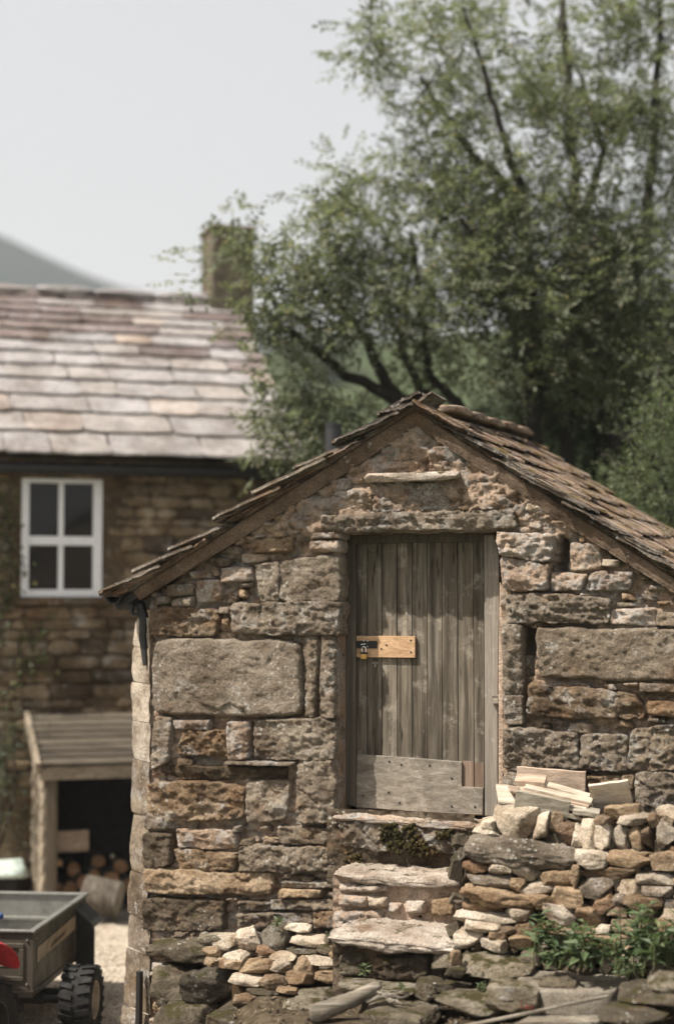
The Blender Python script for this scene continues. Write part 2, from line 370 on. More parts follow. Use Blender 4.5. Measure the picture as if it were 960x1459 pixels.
vo = q.n('ShaderNodeTexVoronoi'); vo.inputs['Scale'].default_value = 42; q.l(P, vo.inputs['Vector'])
c = q.mix(1.0, q.ramp(q.noise(P, 2.0, 5, .6), [(.3, (.33, .275, .215)), (.55, (.44, .38, .31)), (.75, (.40, .36, .27))]), q.ramp(vo.outputs['Color'], [(0, .65), (1, 1.25)]), 'MULTIPLY')
q.out(c, .95, vo.outputs['Distance'], .8, .02, 0, .1); M['gravel'] = m
m, t = new_mat('pebbles'); q = N(t); g = q.n('ShaderNodeNewGeometry')
q.out(q.ramp(g.outputs['Random Per Island'], [(0, (.22, .18, .14)), (.5, (.42, .36, .29)), (1, (.58, .52, .44))]), .9, spec=.15); M['pebbles'] = m
m, t = new_mat('pasture'); q = N(t); P = q.pos()
c = q.ramp(q.noise(P, .02, 6, .65), [(.35, (.038, .052, .025)), (.55, (.065, .082, .040)), (.7, (.09, .098, .054))])
q.out(q.mix(.5, c, q.ramp(q.noise(P, 3, 5, .7), [(.3, .6), (.7, 1.3)]), 'MULTIPLY'), 1, spec=.05); M['pasture'] = m
def leaf_mat(name, a, b, c, trans=.35):
    m, t = new_mat(name); q = N(t); g = q.n('ShaderNodeNewGeometry')
    col = q.ramp(g.outputs['Random Per Island'], [(0, a), (.55, b), (.93, c), (1.0, (c[0] * 1.35, c[1] * 1.05, c[2]))])
    col = q.mix(.6, col, q.ramp(q.noise(q.pos(), 2.2, 3, .6), [(.3, .6), (.7, 1.35)]), 'MULTIPLY')
    p = q.out(col, .5, spec=.3); o = [n for n in t.nodes if n.type == 'OUTPUT_MATERIAL'][0]
    tr = q.n('ShaderNodeBsdfTranslucent'); q.l(q.mix(1.0, col, (1.12, 1.22, .8), 'MULTIPLY'), tr.inputs[0])
    mx = q.n('ShaderNodeMixShader'); mx.inputs[0].default_value = trans; q.l(p.outputs[0], mx.inputs[1]); q.l(tr.outputs[0], mx.inputs[2]); q.l(mx.outputs[0], o.inputs[0])
    return m
M['leaf'] = leaf_mat('rowan_leaf', (.094, .106, .068), (.155, .168, .115), (.205, .216, .155), .45)
M['leafdark'] = leaf_mat('dark_leaf', (.038, .050, .031), (.070, .086, .055), (.105, .12, .082), .35)
M['leafbush'] = leaf_mat('hawthorn_leaf', (.06, .08, .042), (.115, .145, .08), (.19, .21, .125))
M['leafweed'] = leaf_mat('nettle_leaf', (.05, .078, .036), (.085, .12, .058), (.13, .17, .085))
M['ivy'] = leaf_mat('creeper_leaf', (.04, .055, .018), (.075, .09, .03), (.13, .13, .05))
M['moss'] = stone_mat('moss_cushion', [(.028, .026, .01), (.055, .048, .018), (.09, .072, .028)], 0, 0, .25, vary=.1)
M['stem'] = plain('plant_stem', (.08, .09, .035), .8)
M['deadgrass'] = plain('dead_grass', (.17, .125, .08), .9)
M['redleaf'] = leaf_mat('red_leaf', (.16, .02, .03), (.22, .03, .045), (.28, .05, .06))
# ------------------------------------------------------------------ ground, yard, hills, sky air
def axis(lo, hi, step, far, k=1.35):
    a = list(np.arange(lo, hi + 1e-6, step)); s = step
    while a[-1] < far: s *= k; a.append(a[-1] + s)
    s = step
    while a[0] > -far: s *= k; a.insert(0, a[0] - s)
    return np.array(a)
def sstep(a, b, x): t = np.clip((x - a) / (b - a), 0, 1); return t * t * (3 - 2 * t)
def bank(x, y):                                   # the raised ground round the hut, the yard being at 0
    h = HF.M[0, 0] * x + HF.M[0, 1] * y; w = HF.M[1, 0] * x + HF.M[1, 1] * y
    e = -.92 + .10 * np.sin(w * 2.3)
    ed = -1.25 + (.43 - y) * .10
    f_ = sstep(ed - .02, ed + .07, x) * .32 + sstep(ed + .12, ed + .75, x) * .40
    a = np.where(w < .15, f_, sstep(e - .22, e + .06, h) * .70)
    back = sstep(3.0, 6.5, w) * sstep(-1.0, 2.5, h) * .5
    cam_rise = sstep(-2.5, -9.5, y) * .7 * sstep(-6, -1, x)
    return a + back + cam_rise
gx = axis(-4.5, 4.5, .05, 700); gy = axis(-2.6, 4.0, .05, 700); gx[0], gx[-1], gy[0], gy[-1] = -760, 760, -760, 760
X, Y = np.meshgrid(gx, gy)
Zt = bank(X, Y)
r_ = np.hypot(X, Y)
near = (r_ < 9)
Zt = Zt + (n2(X, Y, 2.2, 2.2, 3, 4) - .5) * .10 * near * sstep(-1.5, -.9, X) - .002
Zt = np.where(r_ > 40, Zt - sstep(30, 200, r_) * .5, Zt)
ground = put('ground', (np.stack([X.ravel(), Y.ravel(), Zt.ravel() - .02], 1), grid_faces(len(gx) - 1, len(gy) - 1)), None)
tag(ground, kind='structure')
m, t = new_mat('soil_and_turf'); q = N(t); P = q.pos()
soil = q.ramp(q.noise(P, 9, 6, .7), [(.3, (.035, .026, .017)), (.5, (.075, .057, .038)), (.7, (.15, .12, .085))])
turf = q.ramp(q.noise(P, 1.5, 6, .7, 4), [(.3, (.045, .06, .025)), (.6, (.085, .105, .045)), (.75, (.12, .12, .06))])
dist = q.n('ShaderNodeVectorMath', operation='LENGTH'); q.l(q.pos(), dist.inputs[0])
col = q.mix(q.ramp(q.math('ADD', q.math('MULTIPLY', dist.outputs['Value'], .1), q.math('MULTIPLY', q.noise(P, 3, 4, .6), .5)), [(.55, 0.0), (.85, 1.0)]), soil, turf)
q.out(col, .97, q.noise(P, 30, 6, .7), .8, .03, spec=.08); ground.data.materials.append(m)
# gravel yard: a sheet above the ground, with loose pebbles lying on it
yx = np.arange(-7.0, -.96, .06); yy = np.arange(-4.5, 7.6, .06); X, Y = np.meshgrid(yx, yy)
hl = HF.M[0, 0] * X + HF.M[0, 1] * Y
yard = put('gravel_yard', (np.stack([X.ravel(), Y.ravel(), (.006 + n2(X, Y, 9, 9, 5, 3) * .03 * (1 - sstep(-1.4, -1.2, hl))).ravel()], 1), grid_faces(len(yx) - 1, len(yy) - 1)), M['gravel'])
tag(yard, kind='structure')
ico = np.array([(0, 0, 1), (.9, 0, .3), (.28, .85, .3), (-.72, .53, .3), (-.72, -.53, .3), (.28, -.85, .3), (0, 0, -.4)])
icf = np.array([(0, i, i % 5 + 1) for i in range(1, 6)] + [(6, i % 5 + 1, i) for i in range(1, 6)])
n = 9000; v = []
ps = RN.uniform((-3.2, -2.5), (-1.15, 6.0), (n, 2)); sz = RN.uniform(.008, .022, (n, 3)) * (1, .8, .6); an = RN.uniform(0, 6.28, n)
vv = ico[None] * sz[:, None]; cx, sx = np.cos(an)[:, None], np.sin(an)[:, None]
vx = vv[:, :, 0] * cx - vv[:, :, 1] * sx + ps[:, None, 0]; vy = vv[:, :, 0] * sx + vv[:, :, 1] * cx + ps[:, None, 1]
vz = vv[:, :, 2] + .024
peb = put('gravel', (np.stack([vx, vy, vz], 2).reshape(-1, 3), (icf[None] + 7 * np.arange(n)[:, None, None]).reshape(-1, 3), False), M['pebbles'])
tag(peb, kind='stuff')
# hills behind: a long fell on the far left and a nearer green slope on the right, one landform each
def hill(name, prof, dist, base, back, mat, rough=6):
    px = np.linspace(-900, 2100, 150); py = np.interp(px, [p[0] for p in prof], [p[1] for p in prof])
    rows = []
    for k in np.linspace(0, 1, 24):
        d = dist + (k - 1) * (dist - base) if k <= 1 else dist
        X = (px - 480) / FPX * d; top = 3 + (860 - py) / FPX * dist
        Z = top * (k ** 1.25) - 1.5 * (1 - k); rows.append(np.stack([X, np.full_like(X, d - 10.67), Z + (n2(X, np.full_like(X, d), .03, .03, 2, 4) - .5) * rough * k * (1 - k * .8)], 1))
    rows.append(rows[-1] + (0, back, -60))
    v = np.concatenate(rows); return tag(put(name, (v, grid_faces(149, len(rows) - 1)), mat), kind='structure')
hill('far_hill', [(-900, 250), (-300, 270), (-60, 312), (0, 330), (60, 360), (120, 388), (165, 405), (260, 425), (420, 470), (2100, 560)], 620, 300, 120, M['fell'], 14)
hill('hillside', [(-900, 700), (250, 640), (330, 520), (420, 492), (520, 485), (700, 470), (900, 440), (2100, 400)], 150, 45, 60, M['pasture'], 3)

# ------------------------------------------------------------------ stone builders
def wall_stone(quad, proud, mat, seed, parent, rough=.012, strat=.005, deep=.05, w0=0.0, name='stone', cell=.0095, r=.011, facet=.019, grow=.017):
    q = np.asarray(quad, float); cq = q.mean(0); dq = q - cq; q = cq + dq * (1 + grow / (np.abs(dq) + .02)); TL, TR, BR, BL = q
    Wd = np.linalg.norm(TR - TL) * .5 + np.linalg.norm(BR - BL) * .5; Hd = np.linalg.norm(TL - BL) * .5 + np.linalg.norm(TR - BR) * .5
    nu = int(np.clip(Wd / cell, 4, 110)); nv = int(np.clip(Hd / cell, 4, 80))
    a, b = np.meshgrid(np.linspace(-1, 1, nu + 1), np.linspace(-1, 1, nv + 1))
    mxa = np.maximum(np.abs(a), np.abs(b)); pw = 9.0
    k = np.where(mxa > 1e-6, mxa / (np.abs(a) ** pw + np.abs(b) ** pw + 1e-12) ** (1 / pw), 1)
    e = np.minimum((1 - np.abs(a)) * Wd / 2, (1 - np.abs(b)) * Hd / 2)
    a2, b2 = a * k, b * k; s, tt = (a2 + 1) / 2, (1 - b2) / 2
    s, tt = s[..., None], tt[..., None]
    p = (TL * (1 - s) + TR * s) * (1 - tt) + (BL * (1 - s) + BR * s) * tt
    u, z = p[..., 0].copy(), p[..., 1].copy()
    ew = np.exp(-e / .05); amp = min(.042, Wd * .16, Hd * .26)
    u += (n2(u, z, 7, 7, seed) - .5) * amp * ew + (n2(u, z, 28, 28, seed + 9, 2) - .5) * amp * .45 * ew
    z += (n2(u, z, 7, 7, seed + 3) - .5) * amp * ew + (n2(u, z, 28, 28, seed + 5, 2) - .5) * amp * .45 * ew
    rr = r * (.6 + .9 * n2(u, z, 9, 9, seed + 1))
    prof = 1 - (1 - np.clip(e / rr, 0, 1)) ** 2.4
    rough *= 1.2; strat *= 1.1; rg = random.Random(seed * 13 + 5); f = np.full(u.shape, 9.0); cu, cz = u.mean(), z.mean()
    for i in range(5):
        f = np.minimum(f, rg.uniform(-1, 1) * (u - cu) / max(Wd, .12) * facet * 3 + rg.uniform(-1, 1) * (z - cz) / max(Hd, .08) * facet * 2.2 + rg.uniform(0, facet))
    d = (n2(u, z, 6, 6, seed + 2, 4) - .5) * 2.2 * rough + (n2(u, z, 5, 42, seed + 4, 3) - .5) * 2.2 * strat + (n2(u, z, 36, 40, seed + 6, 3, .65) - .5) * rough * 1.5
    d += (n2(u, z, 16, 20, seed + 7, 2) - .5) * rough * 1.4 - np.clip(.34 - n2(u, z, 13, 16, seed + 10, 3), 0, 1) * rough * 1.3
    rid = np.abs(n2(u, z, 11, 19, seed + 8, 3) - .5) * 2
    d -= np.clip(.12 - rid, 0, 1) * rough * 5.5
    ck = min(1.0, rough / .018) * .0135; d = d * .72 + cells(u, z, 12, 21, seed) * ck * 1.35 + cells(u, z, 29, 44, seed + 20) * ck * .62
    if Wd > .3 and Hd > .12: d += cells(u, z, 3.6, 5.5, seed + 30) * .011
    h = -deep + (deep + proud) * prof + (f + d) * np.clip(e / (r * .8), 0, 1)
    v = np.stack([u, -h + w0, z], -1).reshape(-1, 3)
    nrow = nu + 1
    ring = list(range(nrow)) + [i * nrow + nu for i in range(1, nv + 1)] + [nv * nrow + i for i in range(nu - 1, -1, -1)] + [i * nrow for i in range(nv - 1, 0, -1)]
    back = v[ring].copy(); back[:, 1] = w0 + deep + .06; n0 = len(v); L = len(ring)
    fs = grid_faces(nu, nv)[:, ::-1]
    sk = np.array([(ring[i], ring[(i + 1) % L], n0 + (i + 1) % L, n0 + i) for i in range(L)])
    return mk(name, np.concatenate([v, back]), np.concatenate([fs, sk]), mat, parent)
def cube_sphere(n):
    v = []; f = []; g = np.tan(np.linspace(-1, 1, n + 1) * math.pi / 4); idx = {}
    def vid(p):
        k = tuple(np.round(p, 5))
        if k not in idx: idx[k] = len(v); v.append(p)
        return idx[k]
    for ax in range(3):
        for sg in (-1, 1):
            for i in range(n):
                for j in range(n):
                    qd = []
                    for di, dj in ((0, 0), (1, 0), (1, 1), (0, 1)):
                        p = [0, 0, 0]; p[ax] = sg; p[(ax + 1) % 3] = g[i + di]; p[(ax + 2) % 3] = g[j + dj]; qd.append(vid(tuple(p)))
                    f.append(qd if sg > 0 else qd[::-1])
    return np.array(v, float), np.array(f)
CS = {n: cube_sphere(n) for n in (2, 4, 7, 10, 14, 20)}
def rock_mesh(name, dims, seed, n=10, box=.72, cuts=6, rough=.08, strat=.03, cutd=(.62, .95), smooth=True):
    c, f = CS[n]; rg = np.random.default_rng(seed)
    sph = c / np.linalg.norm(c, axis=1)[:, None]; p = c * box + sph * 1.12 * (1 - box)
    p = p * (1 - .14 * np.clip((np.abs(c).sum(1) - 2.0), 0, 1)[:, None])
    for i in range(cuts):
        nn = rg.normal(size=3); nn /= np.linalg.norm(nn); d = rg.uniform(*cutd) * (np.abs(nn).sum() * .5 + .42)
        p = p - np.clip(p @ nn - d, 0, None)[:, None] * nn
    dm = np.asarray(dims, float) / 2; w = p * dm; s = min(dims)
    off = rg.uniform(-50, 50, 3)
    dirn = sph / dm * dm.min(); dirn /= np.linalg.norm(dirn, axis=1)[:, None]
    k = .13 / s
    d = (fbm(w * 1.1 / s + off, 1, 3) - .5) * 2 * rough * s * 1.1 + (fbm(w * 4.2 / s + off, 2, 3, .6) - .5) * rough * s * 1.1
    d += (fbm(w * np.array((2.5, 2.5, 11)) / s + off, 3, 2) - .5) * 2 * strat * s
    rid = np.abs(fbm(w * 2.0 / s + off, 5, 2) - .5) * 2; d -= np.clip(.10 - rid, 0, 1) * s * rough * 4
    if n >= 10: d += (cells(w[:, 0] + w[:, 1] * .6, w[:, 2] + w[:, 1] * .5, 2.6 / s, 3.4 / s, seed) * .55 + cells(w[:, 0] - w[:, 1] * .5, w[:, 2] + w[:, 1] * .7, 7 / s, 9 / s, seed + 3) * .22) * rough * s * .75
    w = w + dirn * d[:, None]
    return mesh_of(name, w, f, smooth)
def rock(name, frame, px_rect, w, mat, seed, parent=None, tilt=0.0, depth=None, yaw=None, n=10, zf=None, top=False, lean=0.0, **kw):
    """a stone whose outline covers the given photo rectangle, its front lying at depth w in the frame"""
    x0, y0, x1, y1 = px_rect; cxp, cyp = (x0 + x1) / 2, (y0 + y1) / 2; a = frame.P(cxp, cyp, w)
    b = frame.P(cxp + 10, cyp, w); sc = abs(b[0] - a[0]) / 10; rg = random.Random(seed)
    wd, hd = (x1 - x0) * sc * 1.06, (y1 - y0) * sc * 1.06
    dp = depth or max(.09, min(.30, .75 * wd * rg.uniform(.8, 1.2), 2.2 * hd))
    za = a[2]
    if top:                                        # the rectangle shows the top face too
        vis = min(.5 * hd, dp * .22); za = a[2] - vis / 2; hd = hd - vis
    if yaw is None: yaw = rg.uniform(-12, 12)
    m_ = rock_mesh(name, (wd, dp, hd), seed, n, **kw)
    return put(name, m_, mat, parent, (a[0], w + dp * .5, za), (math.radians(lean + rg.uniform(-4, 4)), math.radians(tilt), math.radians(yaw)))

# ------------------------------------------------------------------ THE HUT
hut = empty('stone_hut', HF.o, HF.t, 'small stone hut with gabled slate roof and weathered plank door above stone steps', 'hut')
def uz(fr, pts, w): return [tuple(fr.P(x, y, w)[[0, 2]]) for x, y in pts]
VG = -.10                                                       # verge stands this far in front of the wall
A_ = HF.P(590, 566, VG); EL = HF.P(156, 846, VG); ER = HF.P(960, 806, VG)
uA, zA = A_[0], A_[2]; mL = (zA - EL[2]) / (uA - EL[0]); mR = (zA - ER[2]) / (ER[0] - uA)
UL = HF.P(209, 950, 0)[0]; UR = 2.32; UER = 2.62
def roof_z(u): return np.where(u < uA, zA - (uA - u) * mL, zA - (u - uA) * mR)   # underside reference line of the slates
D0, D1 = HF.P(483, 1000, 0)[0], HF.P(716, 1000, 0)[0]            # door opening
DZ0, DZ1 = HF.P(600, 1172, 0)[2], HF.P(600, 753, 0)[2]
DEPTH = 2.6; BASE = .0
zone_z = HF.P(450, 765, 0)[2]
slit = np.array(uz(HF, [z5(362, 72), z5(400, 98), z5(386, 265), z5(334, 236)], 0))
slot = np.array(uz(HF, [z5(181, 505), z5(236, 520), z5(236, 742), z5(182, 745)], 0))
def in_poly(u, z, poly):
    c = np.zeros(np.shape(u), bool); n = len(poly)
    for i in range(n):
        (x0, y0), (x1, y1) = poly[i], poly[(i + 1) % n]
        c ^= ((y0 > z) != (y1 > z)) & (u < (x1 - x0) * (z - y0) / (y1 - y0 + 1e-12) + x0)
    return c
def mortar_w(u, z):
    g = sstep(zone_z - .15, zone_z + .12, z) * .066 - .022       # flush and smeared in the gable, raked out below
    g = g + .018 * sstep(1.35, 1.75, u) * sstep(2.2, 2.6, z)
    d = (n2(u, z, 5, 6, 71, 4) - .5) * .060 + (n2(u, z, 17, 26, 72, 3) - .5) * .046 + (n2(u, z, 42, 48, 73, 3) - .5) * .022 + cells(u, z, 16, 24, 75) * .016 + cells(u, z, 34, 46, 76) * .008
    rid = np.abs(n2(u, z, 9, 14, 74, 3) - .5) * 2
    d -= np.clip(.14 - rid, 0, 1) * .2
    return -(g + d)
cell = .0115
us = np.arange(UL + .012, UR, cell); zs = np.arange(BASE, zA, cell)
U, Z = np.meshgrid(us, zs); Wm = mortar_w(U, Z)
for pl in (slit, slot): Wm = np.where(in_poly(U, Z, pl), .22, Wm)
Fq = grid_faces(len(us) - 1, len(zs) - 1)
cu, cz = U.ravel()[Fq].mean(1), Z.ravel()[Fq].mean(1)
keep = (cz < roof_z(cu) - .03) & ~((cu > D0 + .005) & (cu < D1 - .005) & (cz > DZ0 - .04) & (cz < DZ1 + .01))
Fq = Fq[keep]; used, inv = np.unique(Fq, return_inverse=True)
fwall = mk('front_wall', np.stack([U.ravel(), Wm.ravel(), Z.ravel()], 1)[used], inv.reshape(-1, 4), M['mortar'], hut)
fw_loc = Vector(fwall.location)
class FW: pass
def under_wall(o): o.parent = fwall; o.location = Vector(o.location) - fw_loc; return o
# other walls: sheets of rubble with thickness
def rough_sheet(nm, us_, vs_, fn, mat, parent, amp=.05, seed=5):
    a, b = np.meshgrid(us_, vs_); p = np.array([fn(i, j) for i, j in zip(a.ravel(), b.ravel())])
    nrm = np.array(fn(us_[1], vs_[0])) - np.array(fn(us_[0], vs_[0])); nrm2 = np.cross(nrm, np.array(fn(us_[0], vs_[1])) - np.array(fn(us_[0], vs_[0]))); nrm2 /= np.linalg.norm(nrm2)
    d = (fbm(p * 5, seed, 4) - .5) * amp + (fbm(p * 20, seed + 1, 3) - .5) * amp * .5
    return mk(nm, p + nrm2 * d[:, None], grid_faces(len(us_) - 1, len(vs_) - 1), mat, parent)
zl = float(roof_z(np.array(UL)))
c0 = (UL + .02, .0); c1 = (UL - .12, .22)
def side_fn(s, z):
    base = 1 - .30 * sstep(1.75, .6, z)
    py = np.interp(-z, [-4, -3.0, -2.4, -1.75, -1.3, -.9, -.3], [860, 868, 1000, 1120, 1200, 1300, 1459]); ex = np.interp(py, [868, 930, 1000, 1100, 1200, 1300, 1459], [200, 193, 190, 192, 189, 184, 176])
    e = HF.P(float(ex), float(py), .20)[0]
    return (c0[0] + (e - c0[0]) * s, c0[1] + .20 * s, z)
zc = HF.P(190, 1150, .1)[2]
zt_, k_ = HF.P(205, 880, 0)[2], 0; z_ = BASE; rgq = random.Random(12)
while z_ < zt_ - .05:                                            # corner stones, limewashed higher up
    h_ = min(rgq.uniform(.22, .46), zt_ - z_); of = rgq.uniform(-.012, .012)
    fn = lambda s, z, of=of, za=z_, zb=z_ + h_: tuple(np.add(side_fn(s, z), (-of - .012 * (1 - math.exp(-min(z - za, zb - z) / .02)) * s, 0, 0)))
    rough_sheet('corner_stone', np.linspace(-.05, 1, 16), np.linspace(z_ + .002, z_ + h_ - .002, max(8, int(h_ / .014))), fn, M['limewash' if z_ > zc else 'wall'], hut, .035, 61 + k_); z_ += h_; k_ += 1
bx = MB(); bx.box((UL + .02, .23, BASE), (UL + .25, DEPTH - .02, zl - .02)); bx.build('side_wall', M['darkwall'], hut)
bx = MB(); bx.box((UR - .33, .10, BASE), (UR - .002, DEPTH - .02, float(roof_z(np.array(UR))) - .04)); bx.build('side_wall', M['darkwall'], hut)
pl = [(UL + .02, BASE), (UR - .02, BASE), (UR - .02, float(roof_z(np.array(UR))) - .06), (uA, zA - .08), (UL + .02, zl - .05)]
bx = MB(); bx.prism(pl, DEPTH - .3, DEPTH + .0); bx.build('back_wall', M['darkwall'], hut)
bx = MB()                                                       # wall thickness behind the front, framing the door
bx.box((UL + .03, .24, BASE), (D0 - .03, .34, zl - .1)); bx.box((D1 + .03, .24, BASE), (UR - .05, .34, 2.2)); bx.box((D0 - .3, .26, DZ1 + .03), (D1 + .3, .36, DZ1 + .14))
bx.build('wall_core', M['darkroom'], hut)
bx = MB(); bx.box((D0 - .05, .012, DZ0 - .03), (D0 - .001, .24, DZ1 + .02)); bx.box((D1 + .001, .012, DZ0 - .03), (D1 + .05, .24, DZ1 + .02)); bx.build('reveal', M['mortar'], hut)

# --- traced stones of the front wall: (corners in a zoomed view), proud, material
def rect(x0, y0, x1, y1): return [(x0, y0), (x1, y0), (x1, y1), (x0, y1)]
def qd(*c): return [(c[0], c[1]), (c[2], c[3]), (c[4], c[5]), (c[6], c[7])]
T = []
def add(zf, q, proud=.045, mat='wall', **kw): T.append(([zf(*p) for p in q], proud, mat, kw))
add(z3, qd(90, 78, 375, 80, 360, 196, 92, 192), .045, 'rust', rough=.022)
add(z3, qd(430, 60, 880, 55, 880, 190, 432, 182), .05, 'wall', rough=.016)
add(z3, qd(104, 205, 716, 213, 728, 530, 106, 520), .055, 'smooth', rough=.006, strat=.002, facet=.006, r=.028)
add(z3, qd(724, 195, 790, 195, 780, 530, 744, 525), .035, 'wall')
add(z3, qd(803, 195, 862, 195, 860, 535, 800, 530), .045, 'wall')
add(z3, qd(118, 525, 182, 535, 165, 702, 94, 760), .05, 'wall')
add(z3, qd(190, 540, 336, 545, 330, 588, 190, 578), .05, 'gable')
add(z3, qd(225, 592, 408, 590, 408, 690, 210, 692), .04, 'rust', rough=.022)
add(z3, qd(418, 548, 500, 552, 497, 700, 424, 712), .05, 'gable')
add(z3, qd(516, 545, 864, 543, 860, 710, 526, 706), .055, 'smooth', facet=.02, strat=.006)
add(z3, qd(410, 714, 682, 718, 674, 736, 406, 731), .085, 'wall')
add(z3, qd(150, 732, 660, 737, 650, 790, 140, 788), .02, 'darkwall')
add(z3, qd(84, 800, 480, 815, 470, 952, 88, 960), .055, 'rust', rough=.018)
add(z3, qd(486, 795, 675, 797, 655, 945, 496, 972), .045, 'wall')
add(z3, qd(705, 720, 852, 718, 856, 970, 700, 966), .06, 'smooth', rough=.014)
add(z1, qd(565, 712, 655, 695, 655, 845, 590, 845), .045, 'wall')
add(z1, qd(660, 690, 880, 672, 884, 842, 660, 843), .055, 'smooth', rough=.009)
add(z1, qd(798, 583, 892, 580, 890, 606, 778, 606), .06, 'gable')
add(z1, qd(780, 615, 882, 615, 880, 656, 775, 656), .06, 'gable')
add(z1, qd(840, 385, 930, 377, 932, 418, 842, 424), .05, 'gable')
add(z1, qd(250, 838, 325, 826, 320, 862, 255, 866), .05, 'wall')
add(z1, qd(440, 720, 545, 715, 560, 760, 440, 775), .045, 'gable')
add(z1, qd(345, 770, 430, 765, 430, 840, 345, 845), .04, 'gable')
add(z6, qd(205, 175, 465, 185, 455, 258, 250, 256), .04, 'rust')
add(z6, qd(478, 158, 880, 168, 880, 262, 470, 262), .06, 'smooth', rough=.016, facet=.02)
add(z6, qd(95, 254, 602, 276, 600, 358, 92, 350), .06, 'tan', facet=.022)
add(z6, qd(88, 372, 412, 382, 412, 498, 92, 500), .05, 'darkwall')
add(z6, qd(92, 112, 202, 112, 200, 240, 92, 248), .05, 'darkwall')
add(z6, qd(480, 382, 600, 386, 600, 428, 480, 414), .04, 'wall')
add(z6, qd(610, 375, 875, 375, 870, 420, 612, 414), .045, 'wall')
add(z6, qd(650, 336, 806, 336, 806, 369, 645, 368), .05, 'tan')
add(z6, qd(650, 300, 880, 306, 880, 330, 650, 328), .035, 'wall')
add(z6, qd(466, 432, 770, 430, 770, 490, 470, 490), .045, 'wall')
add(z6, qd(780, 422, 866, 420, 862, 485, 780, 490), .045, 'rust')
add(z6, qd(840, 346, 882, 346, 882, 368, 838, 366), .045, 'wall')
add(z6, qd(635, 82, 868, 88, 868, 160, 650, 148), .05, 'wall', strat=.01)
add(z6, qd(872, 92, 1020, 96, 1020, 158, 870, 160), .05, 'wall')
add(z6, qd(885, 170, 975, 180, 975, 240, 885, 236), .05, 'darkwall')
add(z6, qd(230, 95, 440, 92, 470, 165, 235, 170), .035, 'gable')
add(z6, qd(95, 20, 300, 22, 300, 88, 100, 92), .045, 'wall')
add(z7, qd(0, 178, 222, 190, 214, 250, 0, 240), .05, 'wall')
add(z7, qd(100, 262, 330, 258, 330, 332, 104, 336), .04, 'wall')
add(z7, qd(490, 275, 612, 275, 604, 336, 480, 322), .04, 'wall')
add(z7, qd(0, 250, 74, 252, 70, 360, 0, 360), .05, 'wall')
add(z5, qd(50, 62, 330, 70, 292, 200, 72, 172), .075, 'gable', rough=.022, strat=.014)
add(z5, qd(78, 185, 302, 212, 290, 336, 88, 338), .06, 'gable', rough=.016)
add(z5, qd(405, 110, 545, 122, 547, 232, 405, 242), .045, 'gable')
add(z5, qd(555, 185, 635, 195, 625, 226, 555, 222), .06, 'pale')
add(z5, qd(312, 256, 482, 260, 450, 336, 308, 336), .04, 'gable')
add(z5, qd(500, 245, 700, 252, 680, 330, 472, 332), .045, 'gable', rough=.02)
add(z5, qd(108, 352, 590, 372, 585, 490, 94, 490), .06, 'smooth', rough=.024, strat=.014, facet=.02)
add(z5, qd(596, 432, 800, 420, 800, 502, 590, 494), .04, 'gable')
add(z5, qd(810, 440, 990, 440, 990, 500, 808, 504), .05, 'wall')
add(z5, qd(82, 500, 172, 506, 172, 828, 86, 830), .055, 'smooth')
add(z5, qd(92, 838, 174, 836, 176, 964, 96, 968), .055, 'wall')
add(z5, qd(240, 512, 1080, 524, 1080, 768, 252, 750), .055, 'smooth', rough=.007, strat=.002, facet=.006, r=.024)
add(z5, qd(192, 650, 236, 662, 238, 738, 188, 738), -.03, 'wall')
add(z5, qd(214, 780, 702, 826, 760, 950, 206, 926), .055, 'rust', rough=.018, facet=.025)
add(z5, qd(92, 982, 440, 1010, 440, 1190, 94, 1182), .055, 'smooth', rough=.022, strat=.012, facet=.025)
add(z5, qd(455, 1020, 672, 1022, 665, 1190, 455, 1190), .05, 'wall', rough=.026)
add(z5, qd(690, 1000, 1000, 962, 1000, 1186, 676, 1186), .055, 'wall', rough=.026)
add(z5, qd(735, 772, 1000, 784, 1000, 822, 735, 816), .05, 'wall')
add(z5, qd(765, 850, 1000, 880, 1000, 952, 775, 922), .055, 'tan', facet=.022)
add(z5, qd(485, 1215, 640, 1215, 635, 1275, 490, 1275), .05, 'tan')
add(z5, qd(648, 1212, 705, 1210, 697, 1275, 642, 1280), .05, 'tan')
add(z5, qd(710, 1200, 1010, 1202, 1010, 1400, 708, 1400), .065, 'smooth', rough=.018, facet=.02)
add(z5, qd(100, 1200, 150, 1200, 150, 1262, 100, 1262), .045, 'wall')
add(z2, qd(-28, 382, 512, 362, 516, 416, -20, 428), .085, 'wall', strat=.02, rough=.02)
add(z2, qd(-20, 322, 110, 300, 115, 372, -20, 372), .055, 'gable', rough=.02)
add(z2, qd(118, 288, 205, 290, 208, 368, 120, 370), .058, 'gable', rough=.02)
add(z2, qd(212, 288, 330, 292, 332, 366, 212, 366), .055, 'gable', rough=.018)
add(z2, qd(338, 300, 392, 310, 392, 366, 338, 364), .055, 'rust', rough=.02)
add(z2, qd(398, 308, 490, 324, 500, 360, 398, 362), .06, 'gable', rough=.02)
add(z2, qd(140, 188, 270, 184, 285, 222, 150, 226), .045, 'gable', rough=.02)
add(z2, qd(290, 238, 313, 238, 313, 258, 290, 258), .06, 'pale')
add(z2, qd(290, 188, 352, 194, 345, 230, 292, 230), .045, 'gable')
add(z2, qd(200, 142, 245, 128, 248, 165, 196, 178), .045, 'gable')
add(z2, qd(512, 352, 590, 386, 580, 415, 520, 405), .03, 'gable')
add(z2, qd(545, 330, 598, 362, 590, 380, 548, 366), .05, 'pale')
add(z2, qd(360, 250, 430, 285, 430, 330, 372, 312), .045, 'gable')
NG = .01; GU0, GZ0 = -1.6, 0.0; occ = np.zeros((460, 460), bool)
